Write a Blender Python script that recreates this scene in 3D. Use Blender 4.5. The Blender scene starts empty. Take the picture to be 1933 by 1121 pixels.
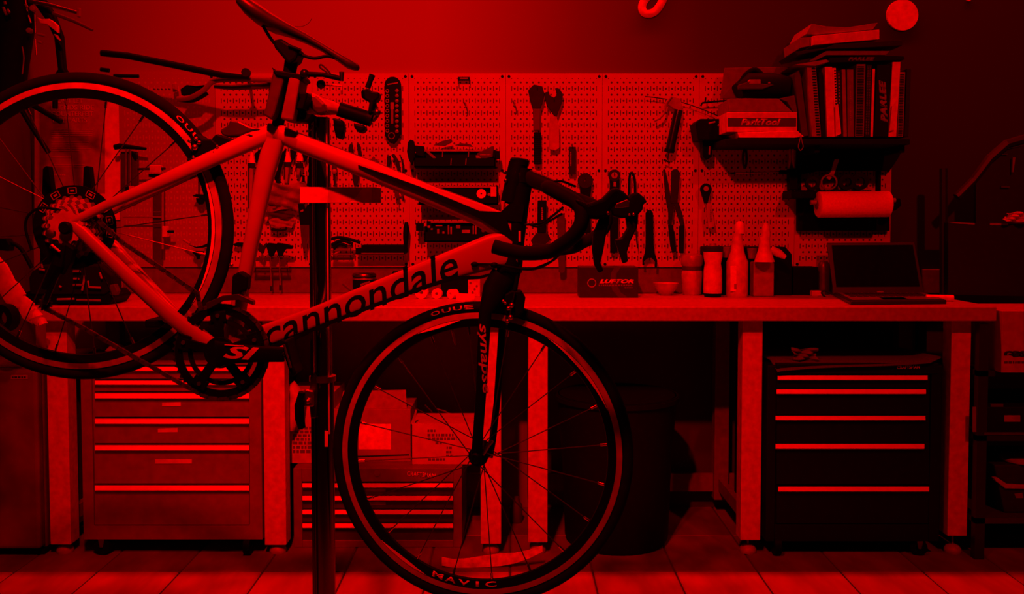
import bpy, bmesh, math, random
from mathutils import Vector, Matrix
random.seed(7)
scene = bpy.context.scene
COL = scene.collection
V = Vector
# ---------------------------------------------------------------- camera
F, CX, PY0 = 1750.0, 966.5, 494.0
CD, CH, PITCH = 3.94, 1.228, math.radians(2.5)
cam_d = bpy.data.cameras.new('camera'); cam = bpy.data.objects.new('camera', cam_d); COL.objects.link(cam)
cam_d.sensor_fit = 'HORIZONTAL'; cam_d.sensor_width = 36.0; cam_d.lens = 36.0*F/1933.0
cam_d.shift_y = (PY0-560.5)/1933.0
cam_d.clip_start = 0.05
cam.location = (0, -CD, CH); cam.rotation_euler = (math.pi/2-PITCH, 0, 0)
scene.camera = cam
# ---------------------------------------------------------------- world, lamps, exposure
world = bpy.data.worlds.new('world'); scene.world = world; world.use_nodes = True
world.node_tree.nodes['Background'].inputs[0].default_value = (1, .0, .0, 1)
world.node_tree.nodes['Background'].inputs[1].default_value = .012
RED = (1.0, .0, .0)
def area(name, loc, sx, sy, power, rot=(0, 0, 0), spread=180):
    l = bpy.data.lights.new(name, 'AREA'); l.shape = 'RECTANGLE'; l.size = sx; l.size_y = sy
    l.energy = power; l.color = RED; l.spread = math.radians(spread)
    o = bpy.data.objects.new(name, l); o.location = loc; o.rotation_euler = rot; COL.objects.link(o); return o
def spot(name, loc, to, power, ang, blend, r):
    l = bpy.data.lights.new(name, 'SPOT'); l.energy = power; l.color = RED; l.spot_size = math.radians(ang); l.spot_blend = blend
    l.shadow_soft_size = r
    o = bpy.data.objects.new(name, l); o.location = loc
    o.rotation_euler = (V(to)-V(loc)).to_track_quat('-Z', 'Y').to_euler(); COL.objects.link(o); return o
area('strip_lamp_over_bench', (.2, -.27, 3.4), 4.6, .10, 95)
spot('ceiling_spot_lamp', (-.42, -3.5, 3.16), (-.40, 0, 1.04), 660, 59, 1.0, .05)
spot('ceiling_spot_lamp_side', (1.75, -3.3, 3.1), (1.95, 0, 1.0), 235, 60, 1.0, .05)
spot('front_fill_light', (-.45, -3.05, 3.3), (-.45, -1.75, .8), 330, 72, 1.0, .06)  # added fill to brighten the bike, not a known fixture of the room
scene.view_settings.view_transform = 'Standard'; scene.view_settings.look = 'None'
scene.view_settings.gamma = 1.0; scene.view_settings.use_curve_mapping = False
scene.view_settings.exposure = 0.0
# ---------------------------------------------------------------- pixel -> place
_ct, _st = math.cos(PITCH), math.sin(PITCH)
def ray(px, py):
    dx, dy = (px-CX)/F, -(py-PY0)/F
    return V((dx, _ct+dy*_st, -_st+dy*_ct))
def P(px, py, Y):
    r = ray(px, py); return V((0, -CD, CH))+r*((Y+CD)/r.y)
def PZ(px, py, z):
    r = ray(px, py); return V((0, -CD, CH))+r*((z-CH)/r.z)
def m(px, Y): return px*(Y+CD)/F
def W(pts, Y): return [P(x, y, Y) for x, y in pts]
# ---------------------------------------------------------------- materials
MATS = {}
def mat(name, v, rough=.55, metal=0., var=.12, scale=40., spec=.4, stretch=None, alpha=1.0):
    if name in MATS: return MATS[name]
    M = bpy.data.materials.new(name); M.use_nodes = True
    nt = M.node_tree; b = nt.nodes['Principled BSDF']
    tc = nt.nodes.new('ShaderNodeTexCoord'); no = nt.nodes.new('ShaderNodeTexNoise'); no.inputs['Scale'].default_value = scale
    no.inputs['Detail'].default_value = 4
    if stretch:
        mp = nt.nodes.new('ShaderNodeMapping'); mp.inputs['Scale'].default_value = stretch
        nt.links.new(tc.outputs['Object'], mp.inputs[0]); nt.links.new(mp.outputs[0], no.inputs['Vector'])
    else: nt.links.new(tc.outputs['Object'], no.inputs['Vector'])
    cr = nt.nodes.new('ShaderNodeValToRGB')
    a, c = v*(1-var*1.6), min(1, v*(1+var*1.6))
    cr.color_ramp.elements[0].color = (a, a*.05, a*.05, 1); cr.color_ramp.elements[1].color = (c, c*.05, c*.05, 1)
    cr.color_ramp.elements[0].position = .3; cr.color_ramp.elements[1].position = .7
    nt.links.new(no.outputs['Fac'], cr.inputs[0]); nt.links.new(cr.outputs[0], b.inputs['Base Color'])
    b.inputs['Roughness'].default_value = rough; b.inputs['Metallic'].default_value = metal
    b.inputs['Specular IOR Level'].default_value = spec; b.inputs['Alpha'].default_value = alpha
    MATS[name] = M; return M
def M_(k):
    d = {'white': (.80, .6), 'paper': (.85, .8), 'pale': (.55, .6), 'frame': (.36, .35), 'mid': (.26, .6), 'grey': (.16, .6), 'dim': (.05, .6),
         'dark': (.016, .6), 'black': (.004, .7), 'rubber': (.006, .85), 'gloss': (.006, .22), 'card': (.42, .85), 'cardlight': (.62, .85),
         'cloth': (.22, .95), 'cabinet': (.23, .45), 'fridge': (.10, .35)}
    if k in d: return mat(k, d[k][0], d[k][1], spec=.05 if k == 'rubber' else .12 if d[k][0] < .02 and d[k][1] > .3 else .35)
    if k == 'steel': return mat('steel', .55, .32, 1.0)
    if k == 'chrome': return mat('chrome', .75, .14, 1.0, var=.03)
    if k == 'darksteel': return mat('darksteel', .18, .35, 1.0)
    if k == 'handle': return mat('handle', .9, .5, 0., var=.04)
    if k == 'rim': return mat('rim', .36, .35, .0)
    if k == 'glass': return mat('jar_plastic', .42, .3)
    raise KeyError(k)
# ---------------------------------------------------------------- mesh builder
def rot_to(d):
    return V(d).normalized().to_track_quat('Z', 'Y').to_matrix()
class G:
    def __init__(s): s.v = []; s.f = []
    def add(s, vs, fs):
        n = len(s.v); s.v += [V(x) for x in vs]; s.f += [[i+n for i in f] for f in fs]; return s
    def box(s, x0, x1, y0, y1, z0, z1):
        return s.add([(x0,y0,z0),(x1,y0,z0),(x1,y1,z0),(x0,y1,z0),(x0,y0,z1),(x1,y0,z1),(x1,y1,z1),(x0,y1,z1)],
                     [[3,2,1,0],[4,5,6,7],[0,1,5,4],[1,2,6,5],[2,3,7,6],[3,0,4,7]])
    def obox(s, c, size, R=None):
        R = R or Matrix.Identity(3); hx, hy, hz = [k/2 for k in size]; c = V(c)
        q = [c+R@V((a,b,d)) for d in (-hz,hz) for a,b in ((-hx,-hy),(hx,-hy),(hx,hy),(-hx,hy))]
        return s.add(q, [[3,2,1,0],[4,5,6,7],[0,1,5,4],[1,2,6,5],[2,3,7,6],[3,0,4,7]])
    def bar(s, a, b, w, t):              # flat bar from a to b; w across in the XZ plane, t along Y
        a, b = V(a), V(b); d = (b-a); L = d.length; d.normalize()
        y = V((0,1,0)); x = y.cross(d).normalized(); y = d.cross(x)
        R = Matrix((x, y, d)).transposed(); return s.obox((a+b)/2, (w, t, L), R)
    def prism(s, pts, t):                # pts: world points on a front plane; thickness t backwards (+Y)
        n = len(pts); a = 0
        for i in range(n): p, q = pts[i], pts[(i+1)%n]; a += p.x*q.z-q.x*p.z
        if a < 0: pts = pts[::-1]
        bk = [p+V((0,t,0)) for p in pts]
        return s.add(list(pts)+bk, [list(range(n)), list(range(2*n-1,n-1,-1))]+[[(i+1)%n, i, i+n, (i+1)%n+n] for i in range(n)])
    def tube(s, pts, r, n=10, flat=1.0, closed=False):
        pts = [V(p) for p in pts]; k = len(pts)
        rr = r if isinstance(r, (list, tuple)) else [r]*k
        up = None; rings = []
        for i, p in enumerate(pts):
            if closed: d = pts[(i+1)%k]-pts[i-1]
            else: d = pts[min(i+1,k-1)]-pts[max(i-1,0)]
            d.normalize()
            if up is None:
                up = V((0,1,0)) if abs(d.y) < .9 else V((1,0,0))
            x = up.cross(d).normalized(); y = d.cross(x).normalized(); up = y
            rings.append([p+x*math.cos(2*math.pi*j/n)*rr[i]+y*math.sin(2*math.pi*j/n)*rr[i]*flat for j in range(n)])
        vs = [q for R in rings for q in R]; fs = []
        for i in range(k if closed else k-1):
            a, b = i*n, ((i+1)%k)*n
            for j in range(n): fs.append([a+j, a+(j+1)%n, b+(j+1)%n, b+j])
        if not closed: fs += [list(range(n-1,-1,-1)), list(range((k-1)*n, k*n))]
        return s.add(vs, fs)
    def cyl(s, a, b, r, n=16): return s.tube([a, b], r, n)
    def lathe(s, prof, o, ax=(0,0,1), n=20):   # prof: (radius, height)
        R = rot_to(ax); o = V(o); vs = []; fs = []
        for r, h in prof:
            for j in range(n): vs.append(o+R@V((r*math.cos(2*math.pi*j/n), r*math.sin(2*math.pi*j/n), h)))
        for i in range(len(prof)-1):
            for j in range(n): fs.append([i*n+j, i*n+(j+1)%n, (i+1)*n+(j+1)%n, (i+1)*n+j])
        fs += [list(range(n-1,-1,-1)), list(range((len(prof)-1)*n, len(prof)*n))]
        return s.add(vs, fs)
    def ring(s, prof, o, ax=(0,0,1), n=48):    # closed profile turned round an axis
        R = rot_to(ax); o = V(o); vs = []; fs = []; k = len(prof)
        for r, h in prof:
            for j in range(n): vs.append(o+R@V((r*math.cos(2*math.pi*j/n), r*math.sin(2*math.pi*j/n), h)))
        for i in range(k):
            a, b = i*n, ((i+1)%k)*n
            for j in range(n): fs.append([a+j, a+(j+1)%n, b+(j+1)%n, b+j])
        return s.add(vs, fs)
    def ball(s, c, r, n=12, sc=(1,1,1)):
        c = V(c); prof = [(math.sin(math.pi*i/8)*r, -math.cos(math.pi*i/8)*r) for i in range(9)]
        vs = []; fs = []
        for a, h in prof:
            a = max(a, r*.01)
            for j in range(n): vs.append(c+V((a*math.cos(2*math.pi*j/n)*sc[0], a*math.sin(2*math.pi*j/n)*sc[1], h*sc[2])))
        for i in range(8):
            for j in range(n): fs.append([i*n+j, i*n+(j+1)%n, (i+1)*n+(j+1)%n, (i+1)*n+j])
        return s.add(vs, fs)
    def loft(s, secs, n=16, e=2.0):            # secs: (centre, half width in XZ plane, half depth in Y)
        k = len(secs); vs = []; fs = []
        for i, (c, a, b) in enumerate(secs):
            d = V(secs[min(i+1,k-1)][0])-V(secs[max(i-1,0)][0]); d.y = 0; d.normalize()
            x = V((d.z, 0, -d.x))
            for j in range(n):
                t = 2*math.pi*j/n; ct, st = math.cos(t), math.sin(t)
                vs.append(V(c)+x*a*math.copysign(abs(ct)**(2/e), ct)+V((0,1,0))*b*math.copysign(abs(st)**(2/e), st))
        for i in range(k-1):
            for j in range(n): fs.append([i*n+j, i*n+(j+1)%n, (i+1)*n+(j+1)%n, (i+1)*n+j])
        fs += [list(range(n-1,-1,-1)), list(range((k-1)*n, k*n))]
        return s.add(vs, fs)
    def xf(s, M): s.v = [M@x for x in s.v]; return s
    def build(s, name, mt, parent=None, smooth=False, bev=0., seg=2):
        me = bpy.data.meshes.new(name); me.from_pydata([tuple(x) for x in s.v], [], s.f); me.update()
        bm = bmesh.new(); bm.from_mesh(me); bmesh.ops.recalc_face_normals(bm, faces=bm.faces); bm.to_mesh(me); bm.free()
        return link(name, me, mt, parent, smooth, bev, seg)
def link(name, me, mt, parent=None, smooth=False, bev=0., seg=2):
    me.materials.append(M_(mt) if isinstance(mt, str) else mt)
    o = bpy.data.objects.new(name, me); COL.objects.link(o); adopt(o, parent)
    if smooth:
        me.shade_smooth()
        if hasattr(me, 'set_sharp_from_angle'): me.set_sharp_from_angle(angle=math.radians(40))
    if bev:
        b = o.modifiers.new('bevel', 'BEVEL'); b.width = bev; b.segments = seg; b.limit_method = 'ANGLE'; b.angle_limit = math.radians(40)
    return o
def adopt(o, parent):
    if parent is None: return
    o.parent = parent
    if parent.type == 'EMPTY': o.matrix_parent_inverse = Matrix.Translation(-V(parent.location))
def share(name, me, parent, Mx):
    o = bpy.data.objects.new(name, me); COL.objects.link(o); adopt(o, parent); o.matrix_basis = Mx; return o
def thing(name, label, cat, loc, group=None):
    o = bpy.data.objects.new(name, None); COL.objects.link(o); o.location = loc; o.empty_display_size = .05
    return tag(o, label, cat, group)
def tag(o, label, cat, group=None):
    o['label'] = label; o['category'] = cat
    if group: o['group'] = group
    return o
def struct(o): o['kind'] = 'structure'; return o
def text(s, cx, cy, w, h, Y, mt, parent, ang=0., shear=0., bold=0., name='lettering', wrap=None):
    cu = bpy.data.curves.new('t', 'FONT'); cu.body = s; cu.shear = shear; cu.offset = bold; cu.extrude = .0; cu.resolution_u = 3
    ob = bpy.data.objects.new('t', cu); COL.objects.link(ob)
    dg = bpy.context.evaluated_depsgraph_get(); dg.update()
    me = bpy.data.meshes.new_from_object(ob.evaluated_get(dg))
    bpy.data.objects.remove(ob); bpy.data.curves.remove(cu)
    xs = [v.co.x for v in me.vertices]; ys = [v.co.y for v in me.vertices]
    x0, x1, y0, y1 = min(xs), max(xs), min(ys), max(ys)
    sx, sy = m(w, Y)/(x1-x0), m(h, Y)/(y1-y0); c = P(cx, cy, Y); a = math.radians(ang)
    for v in me.vertices:
        x, z = (v.co.x-(x0+x1)/2)*sx, (v.co.y-(y0+y1)/2)*sy
        v.co = c+V((x*math.cos(a)-z*math.sin(a), 0, x*math.sin(a)+z*math.cos(a)))
    bm = bmesh.new(); bm.from_mesh(me)
    if wrap is not None:                     # a thin decal laid on the surface of another mesh
        from mathutils.bvhtree import BVHTree
        wm = bmesh.new(); wm.from_mesh(wrap.data); tree = BVHTree.FromBMesh(wm); wm.free()
        bmesh.ops.triangulate(bm, faces=bm.faces[:])
        for _ in range(4):
            es = [e for e in bm.edges if e.calc_length() > .006]
            if es: bmesh.ops.subdivide_edges(bm, edges=es, cuts=1); bmesh.ops.triangulate(bm, faces=bm.faces[:])
        for v in bm.verts:
            hit = tree.ray_cast(V((v.co.x, c.y-.1, v.co.z)), V((0,1,0)))[0]
            if hit is not None and abs(hit.y-c.y) < .03: v.co.y = hit.y-.0005
        for f in bm.faces:
            if f.normal.y > 0: f.normal_flip()
        bm.to_mesh(me); bm.free(); return link(name, me, mt, parent)
    r = bmesh.ops.extrude_face_region(bm, geom=bm.faces[:])
    for e in r['geom']:
        if isinstance(e, bmesh.types.BMVert): e.co.y += .0006
    bmesh.ops.recalc_face_normals(bm, faces=bm.faces); bm.to_mesh(me); bm.free()
    return link(name, me, mt, parent)
def dashes(rows, Y, mt, parent, name='lettering', seed=1):   # rows of tiny unreadable print: (x0,x1,y,h)
    rnd = random.Random(seed); g = G()
    for x0, x1, y, h in rows:
        x = x0
        while x < x1:
            w = rnd.uniform(.6, 1.6)*h; g.prism(W([(x,y-h/2),(min(x+w,x1),y-h/2),(min(x+w,x1),y+h/2),(x,y+h/2)], Y), .0006); x += w+h*.45
    o = g.build(name, mt, parent); o['kind'] = 'stuff'; return o
def circ(cx, cy, r, n=20, a0=0., a1=360., ry=None):
    return [(cx+r*math.cos(math.radians(a0+(a1-a0)*i/(n if a1-a0==360 else n-1))), cy-(ry or r)*math.sin(math.radians(a0+(a1-a0)*i/(n if a1-a0==360 else n-1)))) for i in range(n)]
def plate(name, pts, Y, t, mt, parent=None, bev=.0, smooth=False):
    return G().prism(W(pts, Y), t).build(name, mt, parent, smooth, bev)
def rect(x0, x1, y0, y1): return [(x0,y0),(x1,y0),(x1,y1),(x0,y1)]
def rod(name, pts, Y, rpx, mt, parent=None, n=10, flat=1.):
    q = [P(p[0], p[1], p[2] if len(p) > 2 else Y) for p in pts]
    rr = [m(r, Y) for r in rpx] if isinstance(rpx, (list, tuple)) else m(rpx, Y)
    return G().tube(q, rr, n, flat).build(name, mt, parent, True)
def smoothpath(pts, n=6):
    out = []; k = len(pts)
    for i in range(k-1):
        p0, p1, p2, p3 = pts[max(i-1,0)], pts[i], pts[i+1], pts[min(i+2,k-1)]
        for j in range(n):
            t = j/n
            out.append(tuple(.5*((2*b)+(-a+c)*t+(2*a-5*b+4*c-d)*t*t+(-a+3*b-3*c+d)*t**3) for a,b,c,d in zip(p0,p1,p2,p3)))
    out.append(tuple(pts[-1])); return out
# ================================================================ THE ROOM
YP = -.022                                  # face of the pegboard
ZB, YF, ZU = .9227, -.637, .871             # bench top, bench front, underside
XL = P(60, 300, 0).x                        # corner of the left wall
# floor: base and laid tiles
floor = struct(G().box(XL, 2.6, -4.6, 0, -.05, -.004).build('floor', mat('grout', .05, .9)))
tw, tl = .29, .60
tile_mats = [mat('floor_tile_%d' % i, v, .45, 0, .22, 9., .3, (1, .25, 1)) for i, v in enumerate((.36, .42, .38, .45))]
tile_me = []
for mt in tile_mats:
    g = G(); b = .004
    g.add([(0,0,-.004),(tw-.006,0,-.004),(tw-.006,tl-.006,-.004),(0,tl-.006,-.004),(b,b,0),(tw-.006-b,b,0),(tw-.006-b,tl-.006-b,0),(b,tl-.006-b,0)],
          [[4,5,6,7],[0,1,5,4],[1,2,6,5],[2,3,7,6],[3,0,4,7]])
    me = bpy.data.meshes.new('tile'); me.from_pydata([tuple(v) for v in g.v], [], g.f); me.update(); me.materials.append(mt); tile_me.append(me)
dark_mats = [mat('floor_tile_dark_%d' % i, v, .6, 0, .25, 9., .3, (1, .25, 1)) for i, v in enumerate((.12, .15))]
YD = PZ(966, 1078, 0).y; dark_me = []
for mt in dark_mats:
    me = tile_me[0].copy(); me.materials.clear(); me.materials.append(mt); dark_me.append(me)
ci = 0
x = XL
while x < 2.3:
    y = YD-4*tl
    while y < YD-.01:
        share('tile', random.choice(tile_me), floor, Matrix.Translation((x, y, 0))); y += tl
    for k in (0, 1):                       # darker tiles under the benches
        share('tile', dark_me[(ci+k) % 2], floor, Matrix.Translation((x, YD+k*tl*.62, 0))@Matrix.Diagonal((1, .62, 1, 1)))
    x += tw; ci += 1
# back wall darker to the right, left wall, ceiling
xs = P(1375, 300, 0).x
def wall_fade():
    # light wall colour, fading to dark behind the pale sign marks on the right
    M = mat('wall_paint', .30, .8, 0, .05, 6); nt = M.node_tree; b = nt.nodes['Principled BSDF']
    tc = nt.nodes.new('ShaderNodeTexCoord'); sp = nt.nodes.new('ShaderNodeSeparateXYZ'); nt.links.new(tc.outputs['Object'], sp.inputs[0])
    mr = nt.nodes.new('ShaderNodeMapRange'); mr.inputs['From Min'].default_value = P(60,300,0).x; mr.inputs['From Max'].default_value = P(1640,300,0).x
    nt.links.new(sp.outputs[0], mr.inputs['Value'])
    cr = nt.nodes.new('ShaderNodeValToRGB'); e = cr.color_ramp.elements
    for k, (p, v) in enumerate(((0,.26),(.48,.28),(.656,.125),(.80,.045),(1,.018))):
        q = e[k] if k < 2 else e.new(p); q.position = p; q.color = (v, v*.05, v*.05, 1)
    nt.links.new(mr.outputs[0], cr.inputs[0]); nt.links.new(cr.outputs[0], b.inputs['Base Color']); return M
struct(G().box(XL-.1, 2.6, 0, .1, 0, 3.6).build('wall_back', wall_fade()))
struct(G().box(XL-.1, XL, -4.6, 0, 0, 3.6).build('wall_left', mat('wall_left_paint', .05, .8, 0, .1, 6)))
struct(G().box(XL-.1, 2.7, -4.6, .1, 3.6, 3.7).build('ceiling', mat('ceiling_paint', .05, .8)))
struct(G().box(2.6, 2.7, -4.6, .1, 0, 3.6).build('wall_right', mat('wall_right_paint', .03, .8)))
# painted sign marks on the wall
o = plate('wall_disc', circ(1704, 28, 29.5, 40), -.012, .012, mat('disc_paint', .75, .6))
tag(o, 'round pale disc on the dark wall above the books', 'wall disc')
g = G(); q = [(1259,-30),(1254,-8),(1247,8),(1237,21),(1226,26),(1216,24),(1212,14),(1216,2),(1226,-10),(1238,-20)]
g.tube([P(a, b, -.008) for a, b in smoothpath(q, 5)], m(7.5, 0), 10, .6)
tag(g.build('wall_letter', mat('letter_paint', .8, .6), None, True), 'pale looped tail of a script letter on the upper wall', 'wall letter')
tag(plate('wall_dot', circ(1829, -3, 5, 16), -.008, .008, 'white'), 'small pale dot cut by the picture top right', 'wall dot')
# pegboard
def peg_mat(nm, lo, hi, hol):
    M = bpy.data.materials.new(nm); M.use_nodes = True; nt = M.node_tree; b = nt.nodes['Principled BSDF']
    L = nt.links.new; N = nt.nodes.new
    tc = N('ShaderNodeTexCoord'); sp = N('ShaderNodeSeparateXYZ'); L(tc.outputs['Object'], sp.inputs[0])
    def mth(op, a, b_=None, c=None):
        n = N('ShaderNodeMath'); n.operation = op
        for i, q in enumerate((a, b_, c)):
            if q is None: continue
            if isinstance(q, (int, float)): n.inputs[i].default_value = q
            else: L(q, n.inputs[i])
        return n.outputs[0]
    p = .0254
    fx = mth('SUBTRACT', mth('FRACT', mth('DIVIDE', sp.outputs[0], p)), .5)
    fz = mth('SUBTRACT', mth('FRACT', mth('DIVIDE', sp.outputs[2], p)), .5)
    r = mth('SQRT', mth('ADD', mth('MULTIPLY', fx, fx), mth('MULTIPLY', fz, fz)))
    hole = mth('LESS_THAN', r, .17)
    gx = mth('ABSOLUTE', mth('SUBTRACT', mth('FRACT', mth('ADD', mth('DIVIDE', sp.outputs[0], p), .5)), .5))
    gz = mth('ABSOLUTE', mth('SUBTRACT', mth('FRACT', mth('DIVIDE', sp.outputs[2], 2*p)), .75))
    slot = mth('MULTIPLY', mth('LESS_THAN', gx, .07), mth('LESS_THAN', gz, .21))
    mk = mth('MAXIMUM', hole, slot)
    # keep a plain margin round each panel
    ex = mth('MULTIPLY', mth('GREATER_THAN', sp.outputs[0], .017), mth('LESS_THAN', sp.outputs[0], .4064-.017))
    ez = mth('MULTIPLY', mth('GREATER_THAN', sp.outputs[2], .02), mth('LESS_THAN', sp.outputs[2], .8128-.02))
    mk = mth('MULTIPLY', mk, mth('MULTIPLY', ex, ez))
    no = N('ShaderNodeTexNoise'); no.inputs['Scale'].default_value = 25; L(tc.outputs['Object'], no.inputs['Vector'])
    cr = N('ShaderNodeValToRGB'); cr.color_ramp.elements[0].color = (lo, lo*.05, lo*.05, 1); cr.color_ramp.elements[1].color = (hi, hi*.05, hi*.05, 1)
    L(no.outputs['Fac'], cr.inputs[0])
    mx = N('ShaderNodeMix'); mx.data_type = 'RGBA'; L(mk, mx.inputs['Factor']); L(cr.outputs[0], mx.inputs[6]); mx.inputs[7].default_value = (hol, hol*.05, hol*.05, 1)
    L(mx.outputs[2], b.inputs['Base Color']); b.inputs['Roughness'].default_value = .5
    return M
PEGM = peg_mat('pegboard_steel', .40, .50, .02); PEGD = peg_mat('pegboard_dark_steel', .28, .33, .42)
zt, zb_ = P(900, 143, YP).z, P(900, 504, YP).z
peg = thing('pegboard', 'pale steel pegboard with holes and slots along the back wall', 'pegboard', (P(950, 500, YP).x, YP, zb_))
me0 = None
x0 = P(954.5, 300, YP).x-4*.4064
for i in range(8):
    if i == 0 or i == 1:
        g = G(); g.box(.0006, .4058, 0, .0012, 0, .8128)
        for a in (.0006, .3998): g.box(a, a+.006, .0012, .02, 0, .8128)
        g.box(.0066, .3998, .0012, .02, 0, .006); g.box(.0066, .3998, .0012, .02, .8068, .8128)
        o = g.build('panel', PEGM if i else PEGD, peg); me0 = o.data
    else: o = share('panel', me0, peg, Matrix.Identity(4))
    o.matrix_basis = Matrix.Translation((x0+i*.4064, YP, zb_))
sc_me = None
for i in range(9):
    for dz in (.012, .4064, .800):
        for dx in (-.014, .014):
            xx = x0+i*.4064+dx
            if (i == 0 and dx < 0) or (i == 8 and dx > 0): continue
            if sc_me is None: o = G().lathe([(.0062, 0), (.0062, .002), (.004, .0045)], (0,0,0), (0,-1,0), 10).build('screw', 'black', peg, True); sc_me = o.data
            else: o = share('screw', sc_me, peg, Matrix.Identity(4))
            o.matrix_basis = Matrix.Translation((xx, YP, zb_+dz))
# ledge strip under the pegboard
o = G().box(x0, x0+8*.4064, -.012, 0, ZB+.002, zb_-.004).build('backsplash_board', mat('backsplash_paint', .13, .6)); tag(o, 'low dark board on the wall between bench and pegboard', 'board')
# ---------------------------------------------------------------- two workbenches
def leg(parent, xa, xb, yb, Yl, big=True):
    X0, X1 = P(xa, 800, Yl).x, P(xb, 800, Yl).x; z0 = P(xa, yb, Yl).z
    l = G().box(X0, X1, Yl, Yl+.07, z0, ZU).build('leg', mat('leg_paint', .54, .45), parent, False, .003)
    cx = (X0+X1)/2; cy = Yl+.035
    G().lathe([(.004, .02), (.004, z0)], (cx, cy, 0), n=8).lathe([(.030, 0), (.031, .006), (.030, .014), (.022, .024), (.008, .03)], (cx, cy, 0), n=20).build('levelling_foot', mat('foot_grey', .25, .5), l, True)
    return l
xm = P(971, 590, YF).x
for k, (xa, xb, lb, legs) in enumerate(((P(38,590,YF).x, xm-.002, 'pale topped steel workbench at left, behind the rear wheel', ((90,129,1028),(497,538,1029),(907,946,1027))),
                                        (xm+.002, P(1882,590,YF).x, 'pale topped steel workbench at right, carrying the laptop', ((997,1034,1024),(1400,1438,1020),(1793,1830,1012))))):
    t = thing('workbench', lb, 'workbench', ((xa+xb)/2, -.3, 0))
    G().box(xa, xb, YF, -.014, ZU, ZB).build('worktop', mat('worktop_laminate', .36, .5, 0, .1, 60), t, False, .004)
    for a, b, c in legs:
        leg(t, a, b, c, -.575)
        # rear leg of the same pair and the low rail joining them
        X = (P(a, 800, -.575).x+P(b, 800, -.575).x)/2
        G().box(X-.03, X+.03, -.10, -.04, .06, ZU).build('leg', mat('rear_leg_shaded', .16, .5), t, False, .003)  # leg paint darkened to stand for the shade under the bench
        G().box(X-.012, X+.012, -.505, -.10, .10, .15).build('side_rail', mat('rear_leg_shaded', .16, .5), t)
    G().box(xa+.1, xb-.1, -.075, -.06, .09, .165).build('rear_rail', mat('rear_leg_shaded', .16, .5), t)
# ================================================================ THE ROAD BIKE
YB = -1.91
bike = thing('road_bike', 'pale framed road bike with drop bars, held nose down in the repair stand', 'bicycle', P(480, 640, YB))
FR = mat('frame_paint', .30, .38, 0, .05, 20); BK = mat('carbon_black', .003, .5, spec=.04)
def B(px, py, dy=0.): return P(px, py, YB+dy)
def mm(px): return m(px, YB)
# --- frame: lofted tubes in one mesh
g = G()
g.loft([(B(519,262), mm(20), .019), (B(500,330), mm(18), .018), (B(476,450), mm(14), .018), (B(458,545), mm(13), .020), (B(437,640), mm(18), .024), (B(428,662), mm(22), .024)], 16, 2.4)      # seat tube
g.loft([(B(505,243), mm(12), .013), (B(525,250), mm(16), .017), (B(560,268), mm(17), .018), (B(700,322), mm(18), .018), (B(820,372), mm(19), .019), (B(900,403), mm(21), .020), (B(972,438), mm(26), .022)], 16, 2.4)   # top tube
g.loft([(B(424,664), mm(24), .024), (B(500,634), mm(21), .0255), (B(600,597), mm(20), .026), (B(700,557), mm(22), .026), (B(800,520), mm(25), .026), (B(880,491), mm(29), .026), (B(930,474), mm(33), .026), (B(972,466), mm(34), .024)], 24, 5.0)   # down tube
for s in (-1, 1):
    n_ = -.062 if s < 0 else .062
    a = 14 if s < 0 else 10
    g.loft([(B(138 if s < 0 else 168, 418, n_), mm(8), .006), (B(200 if s<0 else 226, 388, n_*.95), mm(9), .009), (B(300 if s<0 else 318, 345, n_*.75), mm(12), .010), (B(400, 300, n_*.45), mm(15), .011), (B(470,268,n_*.25), mm(17), .013), (B(515,250,0), mm(17), .014)], 12, 2.2)     # seat stay
    g.loft([(B(130 if s < 0 else 170, 418, n_), mm(9), .006), (B(155 if s<0 else 190, 438, n_), mm(12), .009), (B(240 if s<0 else 262, 520, n_*.9), mm(13), .011), (B(320 if s<0 else 330, 595, n_*.75), mm(14), .013), (B(400, 655, n_*.5), mm(17), .016)], 12, 2.4)   # chain stay
g.lathe([(.024, -.038), (.024, .038)], B(428,662), (0,1,0), 24)
frame = g.build('frame', FR, bike, True)
# black paint fields and head tube
hx = [(978,338),(966,420),(957,500)]
G().tube([B(x,y) for x,y in ((984,352),(979,390),(970,450),(962,512))], [.023,.022,.024,.027], 20).build('head_tube', BK, frame, True)
plate('paint_field', [(675,311),(720,326),(790,351),(850,375),(905,398),(945,400),(962,384),(990,388),(985,418),(972,418),(957,416),(966,440),(985,450),(975,462),(948,440),(905,412),(850,388),(790,362),(720,333),(690,319)], YB-.0245, .012, BK, frame)
g = G()
g.loft([(B(560,250), mm(1.5), .006), (B(610,270), mm(2), .007), (B(700,304), mm(2.2), .007), (B(820,353), mm(2.2), .007), (B(900,383), mm(3), .008)], 8)
g.build('paint_line', mat('paint_line', .06, .4), frame, True)
plate('paint_band', [(506,655),(600,614),(700,575),(800,538),(856,521),(905,521),(940,512),(940,516),(905,527),(856,529),(800,546),(700,583),(600,622),(510,662)], YB-.0272, .004, BK, frame)
text('cannondale', 679, 565, 394, 56, YB-.0268, mat('decal_black', .004, .9, spec=.0), frame, 21.0, .30, .006, 'frame_lettering', frame)
plate('badge', [(979,436),(983,436),(983,456),(979,456)], YB-.03, .006, 'pale', frame)
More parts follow.
